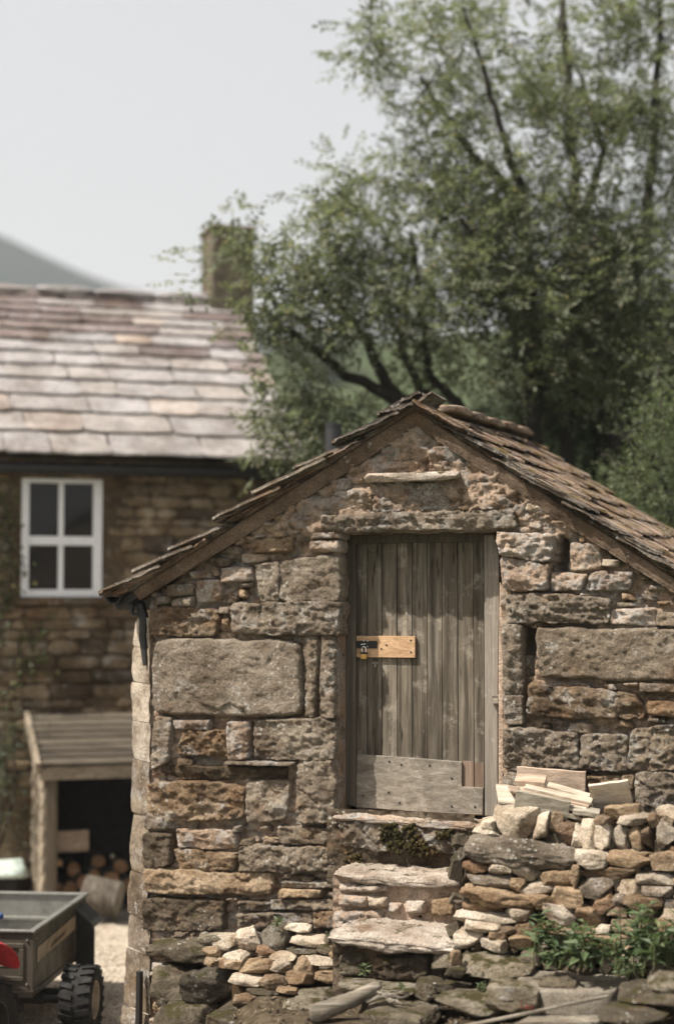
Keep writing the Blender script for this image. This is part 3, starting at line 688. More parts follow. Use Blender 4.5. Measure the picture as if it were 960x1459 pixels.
gu = GU0 + (np.arange(460) + .5) * NG; gz = GZ0 + (np.arange(460) + .5) * NG; GU, GZ = np.meshgrid(gu, gz)
occ |= (GU < UL + .02) | (GU > UR) | (GZ > roof_z(GU) - .10) | (GZ < .22)
occ |= (GU > D0 - .005) & (GU < D1 + .005) & (GZ > DZ0 - .12) & (GZ < DZ1 + .01)
occ |= (GU > HF.P(690, 1300, 0)[0]) & (GZ < HF.P(800, 1215, 0)[2])
occ |= (GU > HF.P(484, 1300, 0)[0]) & (GZ < HF.P(600, 1235, 0)[2])
occ |= in_poly(GU, GZ, slit) | in_poly(GU, GZ, slot)
seed = 100; nst = 0
for pts, proud, mat, kw in T:
    seed += 1; nst += 1
    q_ = np.array(uz(HF, pts, -max(proud, 0)))
    under_wall(wall_stone(q_, proud, M[mat], seed, hut, **kw))
    c_ = q_.mean(0); occ |= in_poly(GU, GZ, c_ + (q_ - c_) * 1.04)
rg = random.Random(11)
for (wa_, wb_, ha_, hb_, tries) in ((.20, .34, .07, .11, 500), (.13, .22, .05, .085, 1500), (.08, .15, .035, .06, 2500), (.05, .09, .025, .045, 5000)):
    for k in range(tries):
        if nst >= 292: break
        w_, h_ = rg.uniform(wa_, wb_), rg.uniform(ha_, hb_); u0, z0 = rg.uniform(UL, UR - w_), rg.uniform(.25, zA - h_)
        i0, i1 = int((z0 - GZ0) / NG), int((z0 + h_ - GZ0) / NG) + 1; j0, j1 = int((u0 - GU0) / NG), int((u0 + w_ - GU0) / NG) + 1
        if occ[i0:i1, j0:j1].any(): continue
        occ[i0:i1, j0:j1] = True; j = lambda s: rg.uniform(-s * 1.7, s * 1.7)
        q_ = [(u0 + j(.012), z0 + h_ + j(.008)), (u0 + w_ + j(.012), z0 + h_ + j(.008)), (u0 + w_ + j(.012), z0 + j(.008)), (u0 + j(.012), z0 + j(.008))]
        up = z0 > zone_z - .1; seed += 1; nst += 1
        mt = rg.choice(['gable', 'gable', 'gable', 'tan', 'wall'] if up else ['wall', 'wall', 'gable', 'rust', 'darkwall', 'tan'])
        under_wall(wall_stone(q_, rg.uniform(.028, .052) if up else rg.uniform(.02, .045), M[mt], seed, hut, rough=.017, r=.012))
# slate shelf above the lintel
p0, p1 = HF.P(*z2(95, 272), -.11), HF.P(*z2(355, 270), -.11)
o = put('slate_shelf', rock_mesh('slate_shelf', (p1[0] - p0[0], .22, .055), 5, 14, .95, 4, .10, .05, (.85, 1)), M['slab'], hut, ((p0[0] + p1[0]) / 2, -.035, (p0[2] + p1[2]) / 2), (math.radians(4), 0, 0))

# --- roof: deck, verge mortar, slates, ridge
def slate_mesh(nm, seed, nx=9, ny=9):                           # unit slab: x down the slope 0..1, y along the eave, z thickness
    rgx = np.random.default_rng(seed); a, b = np.meshgrid(np.linspace(0, 1, nx + 1), np.linspace(-.5, .5, ny + 1))
    def sheet(zv, s):
        x = a + (n2(a, b, 5, 5, seed + s, 3) - .5) * .10 * (a > .85); y = b + (n2(a, b, 5, 6, seed + s + 5, 3) - .5) * .09 * (np.abs(b) > .45)
        x = x - .08 * (np.abs(b) > .45) * (a > .95) * rgx.uniform(.2, 1)
        return np.stack([x.ravel(), y.ravel(), (zv + (n2(a, b, 4, 4, seed + 3, 4) - .5) * .55 + (n2(a, b, 14, 14, seed + s, 2) - .5) * .25).ravel()], 1)
    v = np.concatenate([sheet(1.0, 1), sheet(0.0, 1)]); n = (nx + 1) * (ny + 1); f = grid_faces(nx, ny)
    ring = list(range(nx + 1)) + [i * (nx + 1) + nx for i in range(1, ny + 1)] + [ny * (nx + 1) + i for i in range(nx - 1, -1, -1)] + [i * (nx + 1) for i in range(ny - 1, 0, -1)]
    L = len(ring); sk = np.array([(ring[i], ring[i] + n, ring[(i + 1) % L] + n, ring[(i + 1) % L]) for i in range(L)])
    return mesh_of(nm, v, np.concatenate([f, f[:, ::-1] + n, sk]), True)
def slate_set(mats, k0, cnt=8, nx=9, ny=9):
    out = []
    for i in range(cnt):
        m_ = slate_mesh('slate', k0 + 31 * i, nx, ny); m_.materials.append(M[mats[i % len(mats)]]); out.append(m_)
    return out
SL_V = slate_set(['verge', 'verge', 'roofslate'], 300, 9, 12, 12); SL_R = slate_set(['roofslate'], 700, 9); SL_T = slate_set(['verge', 'vergepale'], 350, 6, 12, 12)
roof = MB(); tk = .05
for sgn, ue, m_ in ((-1, EL[0] + .03, mL), (1, UER, mR)):
    ze = float(roof_z(np.array(ue))); n_ = np.array((sgn * m_, 1.0)) / math.hypot(m_, 1); o_ = .125
    poly = [(uA, zA - o_), (ue, ze - o_), (ue + n_[0] * tk, ze - o_ + n_[1] * tk), (uA, zA - o_ + tk)]
    if sgn > 0: poly = poly[::-1]
    roof.prism(poly, VG + .06, DEPTH + .12)
roofo = roof.build('roof', M['castiron'], hut)
rl = Vector(roofo.location)
def under_roof(o): o.parent = roofo; o.location = Vector(o.location) - rl; return o
def verge_band(pa, pb, th, w0, w1, nm, seed, nm_taper=1.0):                   # long fillet of mortar under the verge slates
    pa, pb = np.array(pa), np.array(pb); L = np.linalg.norm(pb - pa); d = (pb - pa) / L; nn = np.array((d[1], -d[0])); nn = nn if nn[1] < 0 else -nn
    ns = int(L / .018); k = 12; prof = [(w1, 0.0), (w0 + .02, 0.0), (w0, .008)] + [(w0 + .004 * i, .008 + (th - .02) * i / 6) for i in range(1, 7)] + [(w0 + .035, th), (w1 * .3 + w0 * .7, th), (w1, th)]
    prof = np.array(prof); s = np.linspace(-.05, L, ns + 1); v = []
    for i in range(ns + 1):
        q0 = pa + d * s[i]
        for w_, t_ in prof: t2 = t_ * (1 - .45 * max(0, s[i] / L - .5) * (nm_taper)); v.append((q0[0] + nn[0] * t2, w_, q0[1] + nn[1] * t2))
    v = np.array(v); dd = (fbm(v * 9, seed, 4) - .5) * .022 + (fbm(v * 45, seed, 3) - .5) * .010; v[:, 1] += dd; v[:, 2] += (fbm(v * 7, seed + 3, 3) - .5) * .016
    return mk(nm, v, grid_faces(len(prof) - 1, ns), M['vergemortar'], hut)
aB = (uA, zA - .072); wB = -.085
verge_band(aB, (EL[0] + .16, float(roof_z(np.array(EL[0] + .16))) - .072), .098, wB, .02, 'verge_mortar', 1)
verge_band(aB, (UER - .05, float(roof_z(np.array(UER - .05))) - .072), .092, wB, .02, 'verge_mortar', 2)
def lay(sgn, s, w, L, Wd, th, lift, meshes, rg, name='slate'):
    """one slate: tail at distance s down the slope"""
    mm = mL if sgn < 0 else mR; ang = math.atan(mm); dn = np.array((sgn * math.cos(ang), -math.sin(ang))); nn = np.array((sgn * math.sin(ang), math.cos(ang)))
    tilt = lift / L; head = np.array((uA, zA - .075)) + dn * (s - L)
    o = put(name, rg.choice(meshes), None, hut, (head[0], w, head[1]))
    a2 = ang - tilt
    ex = Vector((sgn * math.cos(a2), 0, -math.sin(a2))); ez = Vector((sgn * math.sin(a2), 0, math.cos(a2))); ey = ez.cross(ex)
    tw = rg.uniform(-.035, .035); rot = Matrix((ex, ey, ez)).transposed() @ Matrix.Rotation(tw, 3, 'Z')
    o.rotation_euler = rot.to_euler(); o.scale = (L, Wd, th); o.location.z += .07 * max(0, w) / DEPTH; return under_roof(o)
lenL = math.hypot(uA - EL[0], zA - EL[2]); sl = lambda x: (590 - x) / (590 - 156) * lenL
rg = random.Random(5)
tails = [sl(548), sl(490), sl(433), sl(375), sl(320), sl(251), sl(200), sl(154)]
for s in tails:                                                # left verge: slates seen edge on, two leaves deep
    L = min(rg.uniform(.42, .56), s + .01)
    lay(-1, s, VG + .12 + rg.uniform(-.03, .02), L, .36, rg.uniform(.03, .038), .075, SL_T, rg)
    lay(-1, s - rg.uniform(.05, .12), VG + .14 + rg.uniform(-.03, .03), L * .95, .34, .028, .030, SL_V, rg)
    lay(-1, s - rg.uniform(.13, .2), VG + .15 + rg.uniform(-.03, .03), L * .8, .34, .026, .004, SL_V, rg)
for s in tails: lay(-1, s + rg.uniform(-.02, .02), VG + .53, min(.5, s), .42, .026, .034, SL_V, rg)
fl = MB()
for s in tails:
    ang = math.atan(mL); h0 = np.array((uA, zA)) + np.array((-math.cos(ang), -math.sin(ang))) * s; h1 = h0 + np.array((math.cos(ang), math.sin(ang))) * min(.5, s)
    fl.bar((h0[0], (VG + .75 + DEPTH) / 2, h0[1] + .03), (h1[0], (VG + .75 + DEPTH) / 2, h1[1]), DEPTH - .75 - VG + .1, .025)
under_roof(tag(fl.build('slate_courses', M['verge'], hut), kind='stuff'))
s = .20; row = 0
while s < 3.05:                                                # right slope: courses of mossy slates
    w = VG - .01; first = True
    while w < DEPTH + .1:
        wd = rg.uniform(.30, .46) if not first else rg.uniform(.16, .34)
        L = min(rg.uniform(.40, .50), s + .02)
        lay(1, s + rg.uniform(-.034, .034), w + wd / 2 + (rg.uniform(-.02, .02) if first else 0), L, wd + .012, rg.uniform(.02, .032), rg.uniform(.034, .052), SL_V if first else SL_R, rg)
        if first: lay(1, s - rg.uniform(.05, .11), w + wd / 2 + .012, L * .95, wd, .024, .034, SL_V, rg); lay(1, s - rg.uniform(.1, .17), w + wd / 2 + rg.uniform(0, .03), L * .85, wd, .022, .008, SL_V, rg)
        w += wd; first = False
    s += rg.uniform(.195, .225); row += 1
w = .30
while w < DEPTH - .1:                                         # ridge stones
    ln = rg.uniform(.42, .55); v = []
    o = put('ridge_stone', rock_mesh('ridge_stone', (.27, ln + .01, .05), int(w * 100) + 77, 10, .96, 2, .07, .02, (.9, 1.05)), M['roofslate'] if w > .2 else M['verge'], hut, (uA + .04 * (w > .2), w + ln / 2, zA - .036 + .07 * w / DEPTH), (0, math.radians(rg.uniform(-3, 3)), 0))
    under_roof(o); w += ln
# slab pair on the very apex of the verge
for sgn, px0, px1 in ((-1, 548, 588), (1, 592, 655)):
    L = abs(px1 - px0) / (590 - 156) * lenL
    o = lay(sgn, L + .02 - (.045 if sgn < 0 else 0), VG + .08, L + .03, .25, .032, .02, SL_V, rg)
    o.location.z += .055 if sgn < 0 else .032
# left eaves gutter with bracket and the short piece of downpipe
g = MB(); pts = []; e0 = HF.P(163, 850, VG + .02)
for w_ in (VG + .0, DEPTH + .1):
    for k in range(9):
        a = math.pi * k / 8; pts.append((e0[0] - .055 * math.cos(a), w_, e0[2] - .052 * math.sin(a)))
    for k in range(9):
        a = math.pi * (8 - k) / 8; pts.append((e0[0] - .046 * math.cos(a), w_, e0[2] - .042 * math.sin(a)))
g.add(pts, [(i, (i + 1) % 18, 18 + (i + 1) % 18, 18 + i) for i in range(18)] + [tuple(range(17, -1, -1)), tuple(range(18, 36))])
gut = g.build('gutter', M['castiron'], hut)
g = MB(); b0 = HF.P(203, 858, .02)
g.tube([(e0[0] + .05, .05, e0[2] - .03), (b0[0] - .03, .05, b0[2] - .02), (b0[0] + .005, .04, b0[2] - .12), HF.P(204, 910, .03), HF.P(207, 948, .0)], [.035, .036, .034, .028, .016], 10)
g.build('downpipe', M['castiron'], hut)
g = MB(); b1_ = HF.P(188, 862, .0); g.bar(b1_, b1_ + (0, 0, -.06), .02, .03, (0, 1, 0)); g.bar(b1_ + (0, 0, -.06), b1_ + (.08, .05, -.06), .02, .02); g.build('gutter_bracket', M['castiron'], hut)
g = MB(); g.tube([HF.P(199, 1385, -.03), HF.P(197, 1500, -.03)], .024, 10); g.build('drain_pipe', M['castiron'], hut)

# --- the door
FR, PL = .13, .175                                             # front of the frame and of the planks
door = empty('door', HF.P(*z4(405, 1300), PL), 0); door.parent = hut; dl = Vector(door.location)
def under_door(o): o.parent = door; o.location = Vector(o.location) - dl; return o
def zx(x, w): return HF.P(*z4(x, 700), w)[0]
def zz(y, w, x=400): return HF.P(*z4(x, y), w)[2]
eps = [115, 168, 235, 303, 372, 440, 508, 577, 650, 697]; rg = random.Random(3)
for i in range(9):
    gap = .004 if i % 2 else .0018
    b = MB(); b.box((zx(eps[i], PL) + gap / 2, PL + rg.uniform(-.003, .003), zz(1330, PL)), (zx(eps[i + 1], PL) - gap / 2, PL + .035, zz(92, PL)))
    under_door(b.build('plank', M['redwood'] if i == 8 and False else M['door'], hut, .004))
b = MB(); b.box((zx(600, PL), PL - .008, zz(1215, PL)), (zx(648, PL), PL - .0035, zz(1085, PL))); b.box((zx(652, PL), PL - .007, zz(1215, PL)), (zx(694, PL), PL - .0035, zz(1090, PL)))
under_door(b.build('bare_patch', M['redwood'], hut, .001))
pl = uz(HF, [z4(*p) for p in ((127, 1060), (360, 1076), (600, 1095), (600, 1207), (696, 1212), (694, 1336), (420, 1322), (121, 1300))], PL)
b = MB(); b.prism(pl, PL - .026, PL - .001); under_door(b.build('patch_board', M['doorpatch'], hut, .004))
for (x, y) in ((268, 1095), (450, 1113), (322, 1110), (550, 1172), (265, 1235), (550, 1298), (315, 1282), (655, 1300), (150, 1250)):
    b = MB(); c_ = HF.P(*z4(x, y), PL - .026); b.lathe([(0, -.003), (.007, -.003), (.007, .004)], 8, c_, 'y'); under_door(b.build('nail_head', M['black'], hut))
b = MB(); b.box((zx(120, PL), PL - .024, zz(624, PL, 250)), (zx(389, PL), PL - .0015, zz(527, PL, 250))); hb = b.build('lock_board', M['freshwood'], hut, .002); under_door(hb)
for (x, y) in ((365, 547), (255, 568), (232, 586), (365, 601)):
    b = MB(); c_ = HF.P(*z4(x, y), PL - .0245); b.lathe([(0, -.002), (.006, -.002), (.006, .003)], 8, c_, 'y'); under_door(b.build('screw_head', M['black'], hut))
b = MB(); b.box((zx(95, PL), PL - .032, zz(583, PL, 200)), (zx(220, PL), PL - .0255, zz(549, PL, 200))); under_door(b.build('hasp', M['black'], hut, .004))
b = MB()
for (x, y) in ((152, 550), (170, 551), (170, 575)):
    b.lathe([(0, -.005), (.0045, -.004), (.0055, .003)], 8, HF.P(*z4(x, y), PL - .033), 'y')
b.tube([HF.P(*z4(140, 566), PL - .036), HF.P(*z4(175, 563), PL - .036)], .004, 8)
under_door(b.build('staple', M['steel'], hut, smooth=True))
b = MB(); c_ = HF.P(*z4(205, 650), PL - .003); b.lathe([(0, -.003), (.010, -.003), (.011, .002)], 14, c_, 'y'); b.box(c_ + (-.018, -.003, -.003), c_ + (.018, .002, .005)); b.box(c_ + (-.005, -.003, -.026), c_ + (.005, .002, 0))
under_door(b.build('keyhole_plate', M['galv'], hut))
b = MB(); b.prism(uz(HF, [z4(*p) for p in ((60, 70), (115, 70), (115, 1300), (66, 1290))], FR), FR, FR + .09); b.build('door_post', M['frameshade'], hut, .005)
b = MB(); b.prism(uz(HF, [z4(*p) for p in ((695, 70), (742, 70), (762, 160), (764, 420), (757, 800), (757, 1346), (700, 1342))], FR), FR, FR + .09); b.build('door_post', M['frame'], hut, .005)
b = MB(); b.box((zx(58, FR), FR + .004, zz(104, FR)), (zx(745, FR), FR + .1, zz(48, FR))); b.build('door_head', M['frameshade'], hut, .005)
b = MB(); b.box((zx(10, FR), .17, zz(1310, FR)), (zx(58, FR), .235, zz(40, FR))); b.build('recess_shade', M['frameshade'], hut, .004)  # dark strip standing in for the shade in the recess beside the post
b = MB(); b.prism(uz(HF, [z4(*p) for p in ((765, 280), (792, 330), (786, 700), (784, 1200), (760, 1210), (760, 700))], .09), .09, .2); b.build('mortar_fillet', M['pinkmortar'], hut, .008)
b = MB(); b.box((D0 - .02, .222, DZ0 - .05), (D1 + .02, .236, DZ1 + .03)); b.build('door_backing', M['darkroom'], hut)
b = MB(); c_ = HF.P(*z4(752, 810), FR); b.box(c_ + (-.022, -.022, -.035), c_ + (.022, -.002, .012)); b.add([c_ + (-.026, -.026, .012), c_ + (.026, -.026, .012), c_ + (.026, -.001, .012), c_ + (-.026, -.001, .012), c_ + (0, -.026, .034), c_ + (0, -.001, .034)], [(0, 1, 4), (1, 2, 5, 4), (2, 3, 5), (3, 0, 4, 5), (3, 2, 1, 0)])
lt = b.build('latch_keep', M['frame'], hut, .002)
b = MB(); b.box(c_ + (-.013, -.027, -.027), c_ + (.014, -.0225, .004)); o = b.build('keep_hole', M['oldplank'], hut); 
# padlock (a thing of its own hanging in the staple)
pk = empty('padlock', HF.world(HF.P(*z4(153, 617), PL - .05)), HF.t, 'small brass padlock hanging from the black hasp on the plank door', 'padlock')
b = MB(); b.box((-.021, -.010, -.020), (.021, .010, .018)); b.build('lock_body', M['brass'], pk, .004)
b = MB(); b.box((-.0215, -.011, .010), (.0215, .011, .024)); b.build('lock_collar', M['black'], pk, .002)
b = MB(); b.tube([(-.013, 0, .02), (-.013, 0, .045)] + [(-.013 * math.cos(a), 0, .045 + .013 * math.sin(a)) for a in np.linspace(.3, 2.84, 7)] + [(.013, 0, .045), (.013, 0, .02)], .004, 8); b.build('shackle', M['steel'], pk, smooth=True)
# ------------------------------------------------------------------ stone steps up to the door
steps = empty('stone_steps', HF.o, HF.t, 'worn stone steps rising to the plank door with mossy threshold slab', 'steps')
def hslab(name, x0, x1, yf, wf, wb, th, mat, seed, parent=steps, frame=HF, n=20, tilt=0, **kw):
    """slab whose front top edge runs at photo height yf at depth wf"""
    a, b = frame.P(x0, yf, wf), frame.P(x1, yf, wf)
    kw = dict(dict(box=.94, cuts=7, rough=.20, strat=.15, cutd=(.82, 1.03)), **kw)
    return put(name, rock_mesh(name, ((b[0] - a[0]) * 1.04, wb - wf, th), seed, n, **kw), mat, parent,
               ((a[0] + b[0]) / 2, (wf + wb) / 2, (a[2] + b[2]) / 2 - th / 2), (math.radians(1.5), math.radians(tilt), 0))
thz = HF.P(580, 1166, -.10)
under = wall_stone(uz(HF, [z7(*p) for p in ((72, 112), (694, 142), (645, 276), (82, 250))], -.1), .0, M['wall'], 901, steps, rough=.03, w0=-.10, deep=.06, facet=.02)
hslab('threshold_slab', 476, 694, 1166, -.105, .17, .06, M['gable'], 31, tilt=1.5)
hslab('step_slab', 473, 674, 1248, -.42, -.02, .060, M['slab'], 32, tilt=.5)
hslab('step_slab', 468, 648, 1333, -.82, -.30, .090, M['slab'], 33, tilt=1.5)
def riser(x0, x1, y0, y1, w, mat, seed, amp=.07):
    a, b = HF.P(x0, y1, w), HF.P(x1, y0, w)
    u, z = np.meshgrid(np.arange(a[0], b[0], .012), np.arange(a[2], b[2], .012))
    d = (n2(u, z, 6, 8, seed, 4) - .5) * amp + (n2(u, z, 22, 30, seed + 2, 3) - .5) * amp * .45 - np.clip(.1 - np.abs(n2(u, z, 9, 9, seed + 4, 3) - .5) * 2, 0, 1) * amp * 1.2
    return mk('riser', np.stack([u.ravel(), (w - d).ravel(), z.ravel()], 1), grid_faces(u.shape[1] - 1, u.shape[0] - 1), mat, steps)
riser(466, 676, 1160, 1260, -.06, M['darkwall'], 41)
riser(474, 662, 1258, 1352, -.37, M['pinkmortar'], 43, .075)
riser(474, 640, 1340, 1425, -.70, M['darkwall'], 45)
bx = MB(); a = HF.P(474, 1425, -.66); b = HF.P(660, 1262, -.34); c_ = HF.P(660, 1175, -.06)
bx.box((a[0], -.66, a[2] - .2), (b[0], .0, HF.P(560, 1345, -.66)[2])); bx.box((a[0] + .02, -.34, a[2] - .2), (b[0] - .02, .02, b[2] + .01)); bx.build('step_core', M['earth'], steps)
seed = 950
for q_, w, mat, kw in (
    (qd(78, 415, 300, 418, 296, 452, 80, 452), -.375, 'slab', {}), (qd(72, 470, 200, 468, 200, 520, 75, 520), -.38, 'gable', {}),
    (qd(205, 470, 290, 480, 290, 520, 205, 525), -.38, 'pale', {}), (qd(60, 540, 270, 545, 272, 610, 60, 620), -.385, 'gable', dict(rough=.02)),
    (qd(500, 490, 600, 478, 600, 560, 495, 560), -.38, 'tan', {}), (qd(380, 490, 470, 495, 460, 545, 385, 545), -.375, 'slab', {}), (qd(290, 500, 365, 505, 350, 550, 300, 545), -.378, 'gable', {}),
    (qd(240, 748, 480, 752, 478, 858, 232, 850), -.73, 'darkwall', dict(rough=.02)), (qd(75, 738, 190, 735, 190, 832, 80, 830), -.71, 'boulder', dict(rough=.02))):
    seed += 1
    wall_stone(uz(HF, [z7(*p) for p in q_], w), .035, M[mat], seed, steps, w0=w, r=.025, **kw)
def moss_mesh(name, blobs, parent, seed, mat='moss'):           # moss: many small cushions grown together, one part
    rg_ = np.random.default_rng(seed); c_, f_ = CS[2]; v = []; f = []
    for (x, y, w_, h_, wd, n_) in blobs:
        for k in range(n_):
            a, r_ = rg_.uniform(0, 6.28), math.sqrt(rg_.uniform(0, 1)); X0, Y0 = z7(x + w_ / 2 * r_ * math.cos(a), y + h_ / 2 * r_ * math.sin(a)); p = HF.P(X0, Y0, wd + rg_.uniform(-.012, .014)); s_ = rg_.uniform(.005, .013)
            e = Euler(rg_.uniform(0, 6, 3)).to_matrix(); n0 = len(v); v.extend([p + np.array(e @ Vector(c * s_ * rg_.uniform(.7, 1.2))) for c in c_]); f.extend([tuple(i + n0 for i in q_) for q_ in f_])
    return tag(mk(name, np.array(v), f, M[mat], parent, True), kind='stuff')
moss_mesh('moss', [(310, 185, 120, 90, -.125, 50), (400, 200, 90, 120, -.128, 45), (440, 255, 130, 80, -.13, 50), (340, 250, 110, 60, -.128, 30), (560, 190, 90, 50, -.126, 26), (490, 262, 80, 60, -.128, 20), (140, 300, 90, 80, -.068, 36)], steps, 3)
put('trim_stone', rock_mesh('trim_stone', (.2, .14, .05), 8, 7), M['mossy'], steps, tuple(HF.P(*z7(640, 360), -.36)))

# ------------------------------------------------------------------ dry stone wall on the right of the steps
dwall = empty('dry_stone_wall', HF.o, HF.t, 'low dry stone wall of mixed pale rubble topped with upright stones beside the steps', 'wall')
def dw(y): return -.62 - (y - 1170) / 230 * .26              # battered front, by photo height
L8 = [(185, 205, 365, 345, 'pale', 4), (355, 238, 415, 350, 'pale', 10), (407, 242, 468, 355, 'tan', 6), (450, 285, 538, 375, 'orange', -25), (516, 298, 570, 405, 'pale', 12),
 (566, 265, 628, 410, 'pale', -6), (617, 292, 682, 410, 'pale', 0), (685, 285, 765, 405, 'pale', 0), (758, 288, 815, 400, 'tan', -14), (812, 292, 870, 395, 'tan', -8), (866, 275, 965, 390, 'pale', 5),
 (965, 285, 1050, 395, 'pale', 0), (630, 255, 690, 300, 'tan', 0), (660, 215, 795, 265, 'tan', -4), (725, 255, 840, 290, 'pale', -6), (835, 262, 880, 300, 'tan', 0), (875, 225, 970, 292, 'pale', -12), (970, 230, 1060, 300, 'pale', 8),
 (100, 300, 212, 352, 'pale', 3), (120, 270, 188, 312, 'pale', -8), (60, 440, 165, 495, 'orange', 4), (165, 452, 258, 500, 'pale', 2), (258, 455, 385, 540, 'pale', 12), (388, 480, 512, 558, 'tan', 0),
 (508, 470, 548, 556, 'tan', 0), (535, 405, 676, 472, 'pale', -2), (680, 414, 862, 470, 'tan', 3), (708, 402, 860, 432, 'tan', -1), (860, 408, 965, 502, 'tan', 0), (542, 470, 797, 528, 'tan', -3), (44, 494, 256, 560, 'wall', 2),
 (255, 520, 312, 572, 'tan', 0), (298, 545, 438, 596, 'pale', -2), (356, 590, 440, 646, 'tan', -4), (443, 562, 585, 645, 'tan', 4), (548, 525, 690, 607, 'wall', 0), (700, 530, 825, 607, 'pale', 4), (798, 500, 952, 546, 'pale', 2),
 (825, 545, 957, 612, 'pale', -3), (597, 595, 706, 666, 'orange', -4), (690, 590, 742, 652, 'wall', 0), (740, 600, 905, 657, 'tan', 0), (32, 605, 212, 682, 'orange', 3), (213, 648, 366, 707, 'pale', 2), (362, 627, 530, 725, 'pale', 6),
 (534, 650, 662, 732, 'tan', 6), (675, 643, 770, 692, 'tan', 4), (774, 650, 882, 694, 'pale', -3), (20, 672, 286, 724, 'pale', 6), (16, 705, 208, 750, 'pale', 5), (0, 735, 126, 822, 'pale', 4), (168, 752, 230, 786, 'tan', 0),
 (225, 765, 342, 815, 'tan', 10), (280, 715, 372, 780, 'tan', -3), (130, 785, 247, 832, 'pale', 8), (216, 725, 282, 757, 'tan', 0), (690, 700, 812, 757, 'tan', 0), (690, 760, 786, 812, 'tan', 4), (728, 810, 806, 842, 'tan', 0),
 (905, 655, 1000, 720, 'pale', 0), (918, 610, 1000, 656, 'wall', 0), (945, 392, 1040, 418, 'orange', 0), (955, 420, 1060, 500, 'pale', 0), (955, 505, 1060, 560, 'tan', 0), (960, 560, 1060, 612, 'pale', 0), (808, 760, 882, 802, 'tan', 0), (302, 828, 382, 892, 'wall', 0),
 (530, 730, 620, 800, 'tan', 3), (610, 770, 690, 830, 'tan', 0), (620, 725, 690, 772, 'pale', 3), (400, 730, 520, 800, 'tan', 0), (385, 800, 480, 860, 'wall', 0), (480, 800, 610, 860, 'tan', 2), (610, 830, 720, 880, 'wall', 0), (880, 700, 960, 770, 'tan', 3), (880, 770, 970, 850, 'wall', 0), (800, 700, 880, 760, 'tan', 0), (730, 845, 880, 900, 'wall', 0), (960, 720, 1060, 800, 'tan', 0)]
for i, (x0, y0, x1, y1, mt, tl) in enumerate(L8):
    X0, Y0 = z8(x0, y0); X1, Y1 = z8(x1, y1); up = Y1 < 1218 and (y1 - y0) > (x1 - x0) * .9
    tall = (y1 - y0) > (x1 - x0)
    rock('stone', HF, (X0 - 1, Y0 - 1, X1 + 1, Y1 + 1), dw((Y0 + Y1) / 2) + R.uniform(-.03, .03) + (.02 if Y0 < 1180 else 0), M[mt], 2000 + i, dwall, tilt=tl, n=14, lean=4, box=.92, cuts=13, rough=.05, strat=.045, cutd=(.56, .92),
         depth=(.24 if Y0 < 1185 else None))
for (c0_, c1_, hh, mt, sd) in (((65, 388), (535, 440), 42, 'smooth', 61), ((45, 588), (372, 620), 30, 'tan', 62)):      # the two long slanting slabs
    X0, Y0 = z8(*c0_); X1, Y1 = z8(*c1_); w = dw((Y0 + Y1) / 2) - .02; a, b = HF.P(X0, Y0, w), HF.P(X1, Y1, w); d = b - a
    put('stone', rock_mesh('stone', (np.hypot(d[0], d[2]) * 1.03, .30, hh * 2 / 3 / 237 * 1.25), sd, 20, .9, 6, .14, .10, (.8, 1.0)), M[mt], dwall, tuple((a + b) / 2 + (0, .14, 0)), (0, math.atan2(-d[2], d[0]), 0))
xs = [HF.P(x, 1300, -.6)[0] for x in (655, 1100)]
core = MB(); core.add([(xs[0], -.46, HF.P(700, 1195, -.46)[2]), (xs[1], -.46, HF.P(1000, 1195, -.46)[2]), (xs[1], -.05, HF.P(1000, 1195, -.46)[2]), (xs[0] + .02, -.05, HF.P(700, 1195, -.46)[2]),
                       (xs[0] - .06, -.74, .55), (xs[1], -.74, .55), (xs[1], -.05, .55), (xs[0], -.05, .55)], [(0, 1, 2, 3), (7, 6, 5, 4), (0, 4, 5, 1), (1, 5, 6, 2), (2, 6, 7, 3), (3, 7, 4, 0)])
core.build('earth_fill', M['earth'], dwall)
v = MB(); rg = random.Random(2)                                    # small packing stones in the joints, real but uncounted
for k in range(260):
    Xp, Yp = rg.uniform(648, 985), rg.uniform(1200, 1385); w = dw(Yp) + .10 + rg.uniform(-.01, .03); p = HF.P(Xp, Yp, w); s = rg.uniform(.022, .05)
    e = Euler((rg.uniform(0, 6), rg.uniform(0, 6), rg.uniform(0, 6))).to_matrix()
    v.add([p + np.array(e @ Vector(c * s * (1.3, .8, .7))) for c in CS[2][0]], CS[2][1])
tag(v.build('packing_stones', M['boulder'], dwall), kind='stuff')

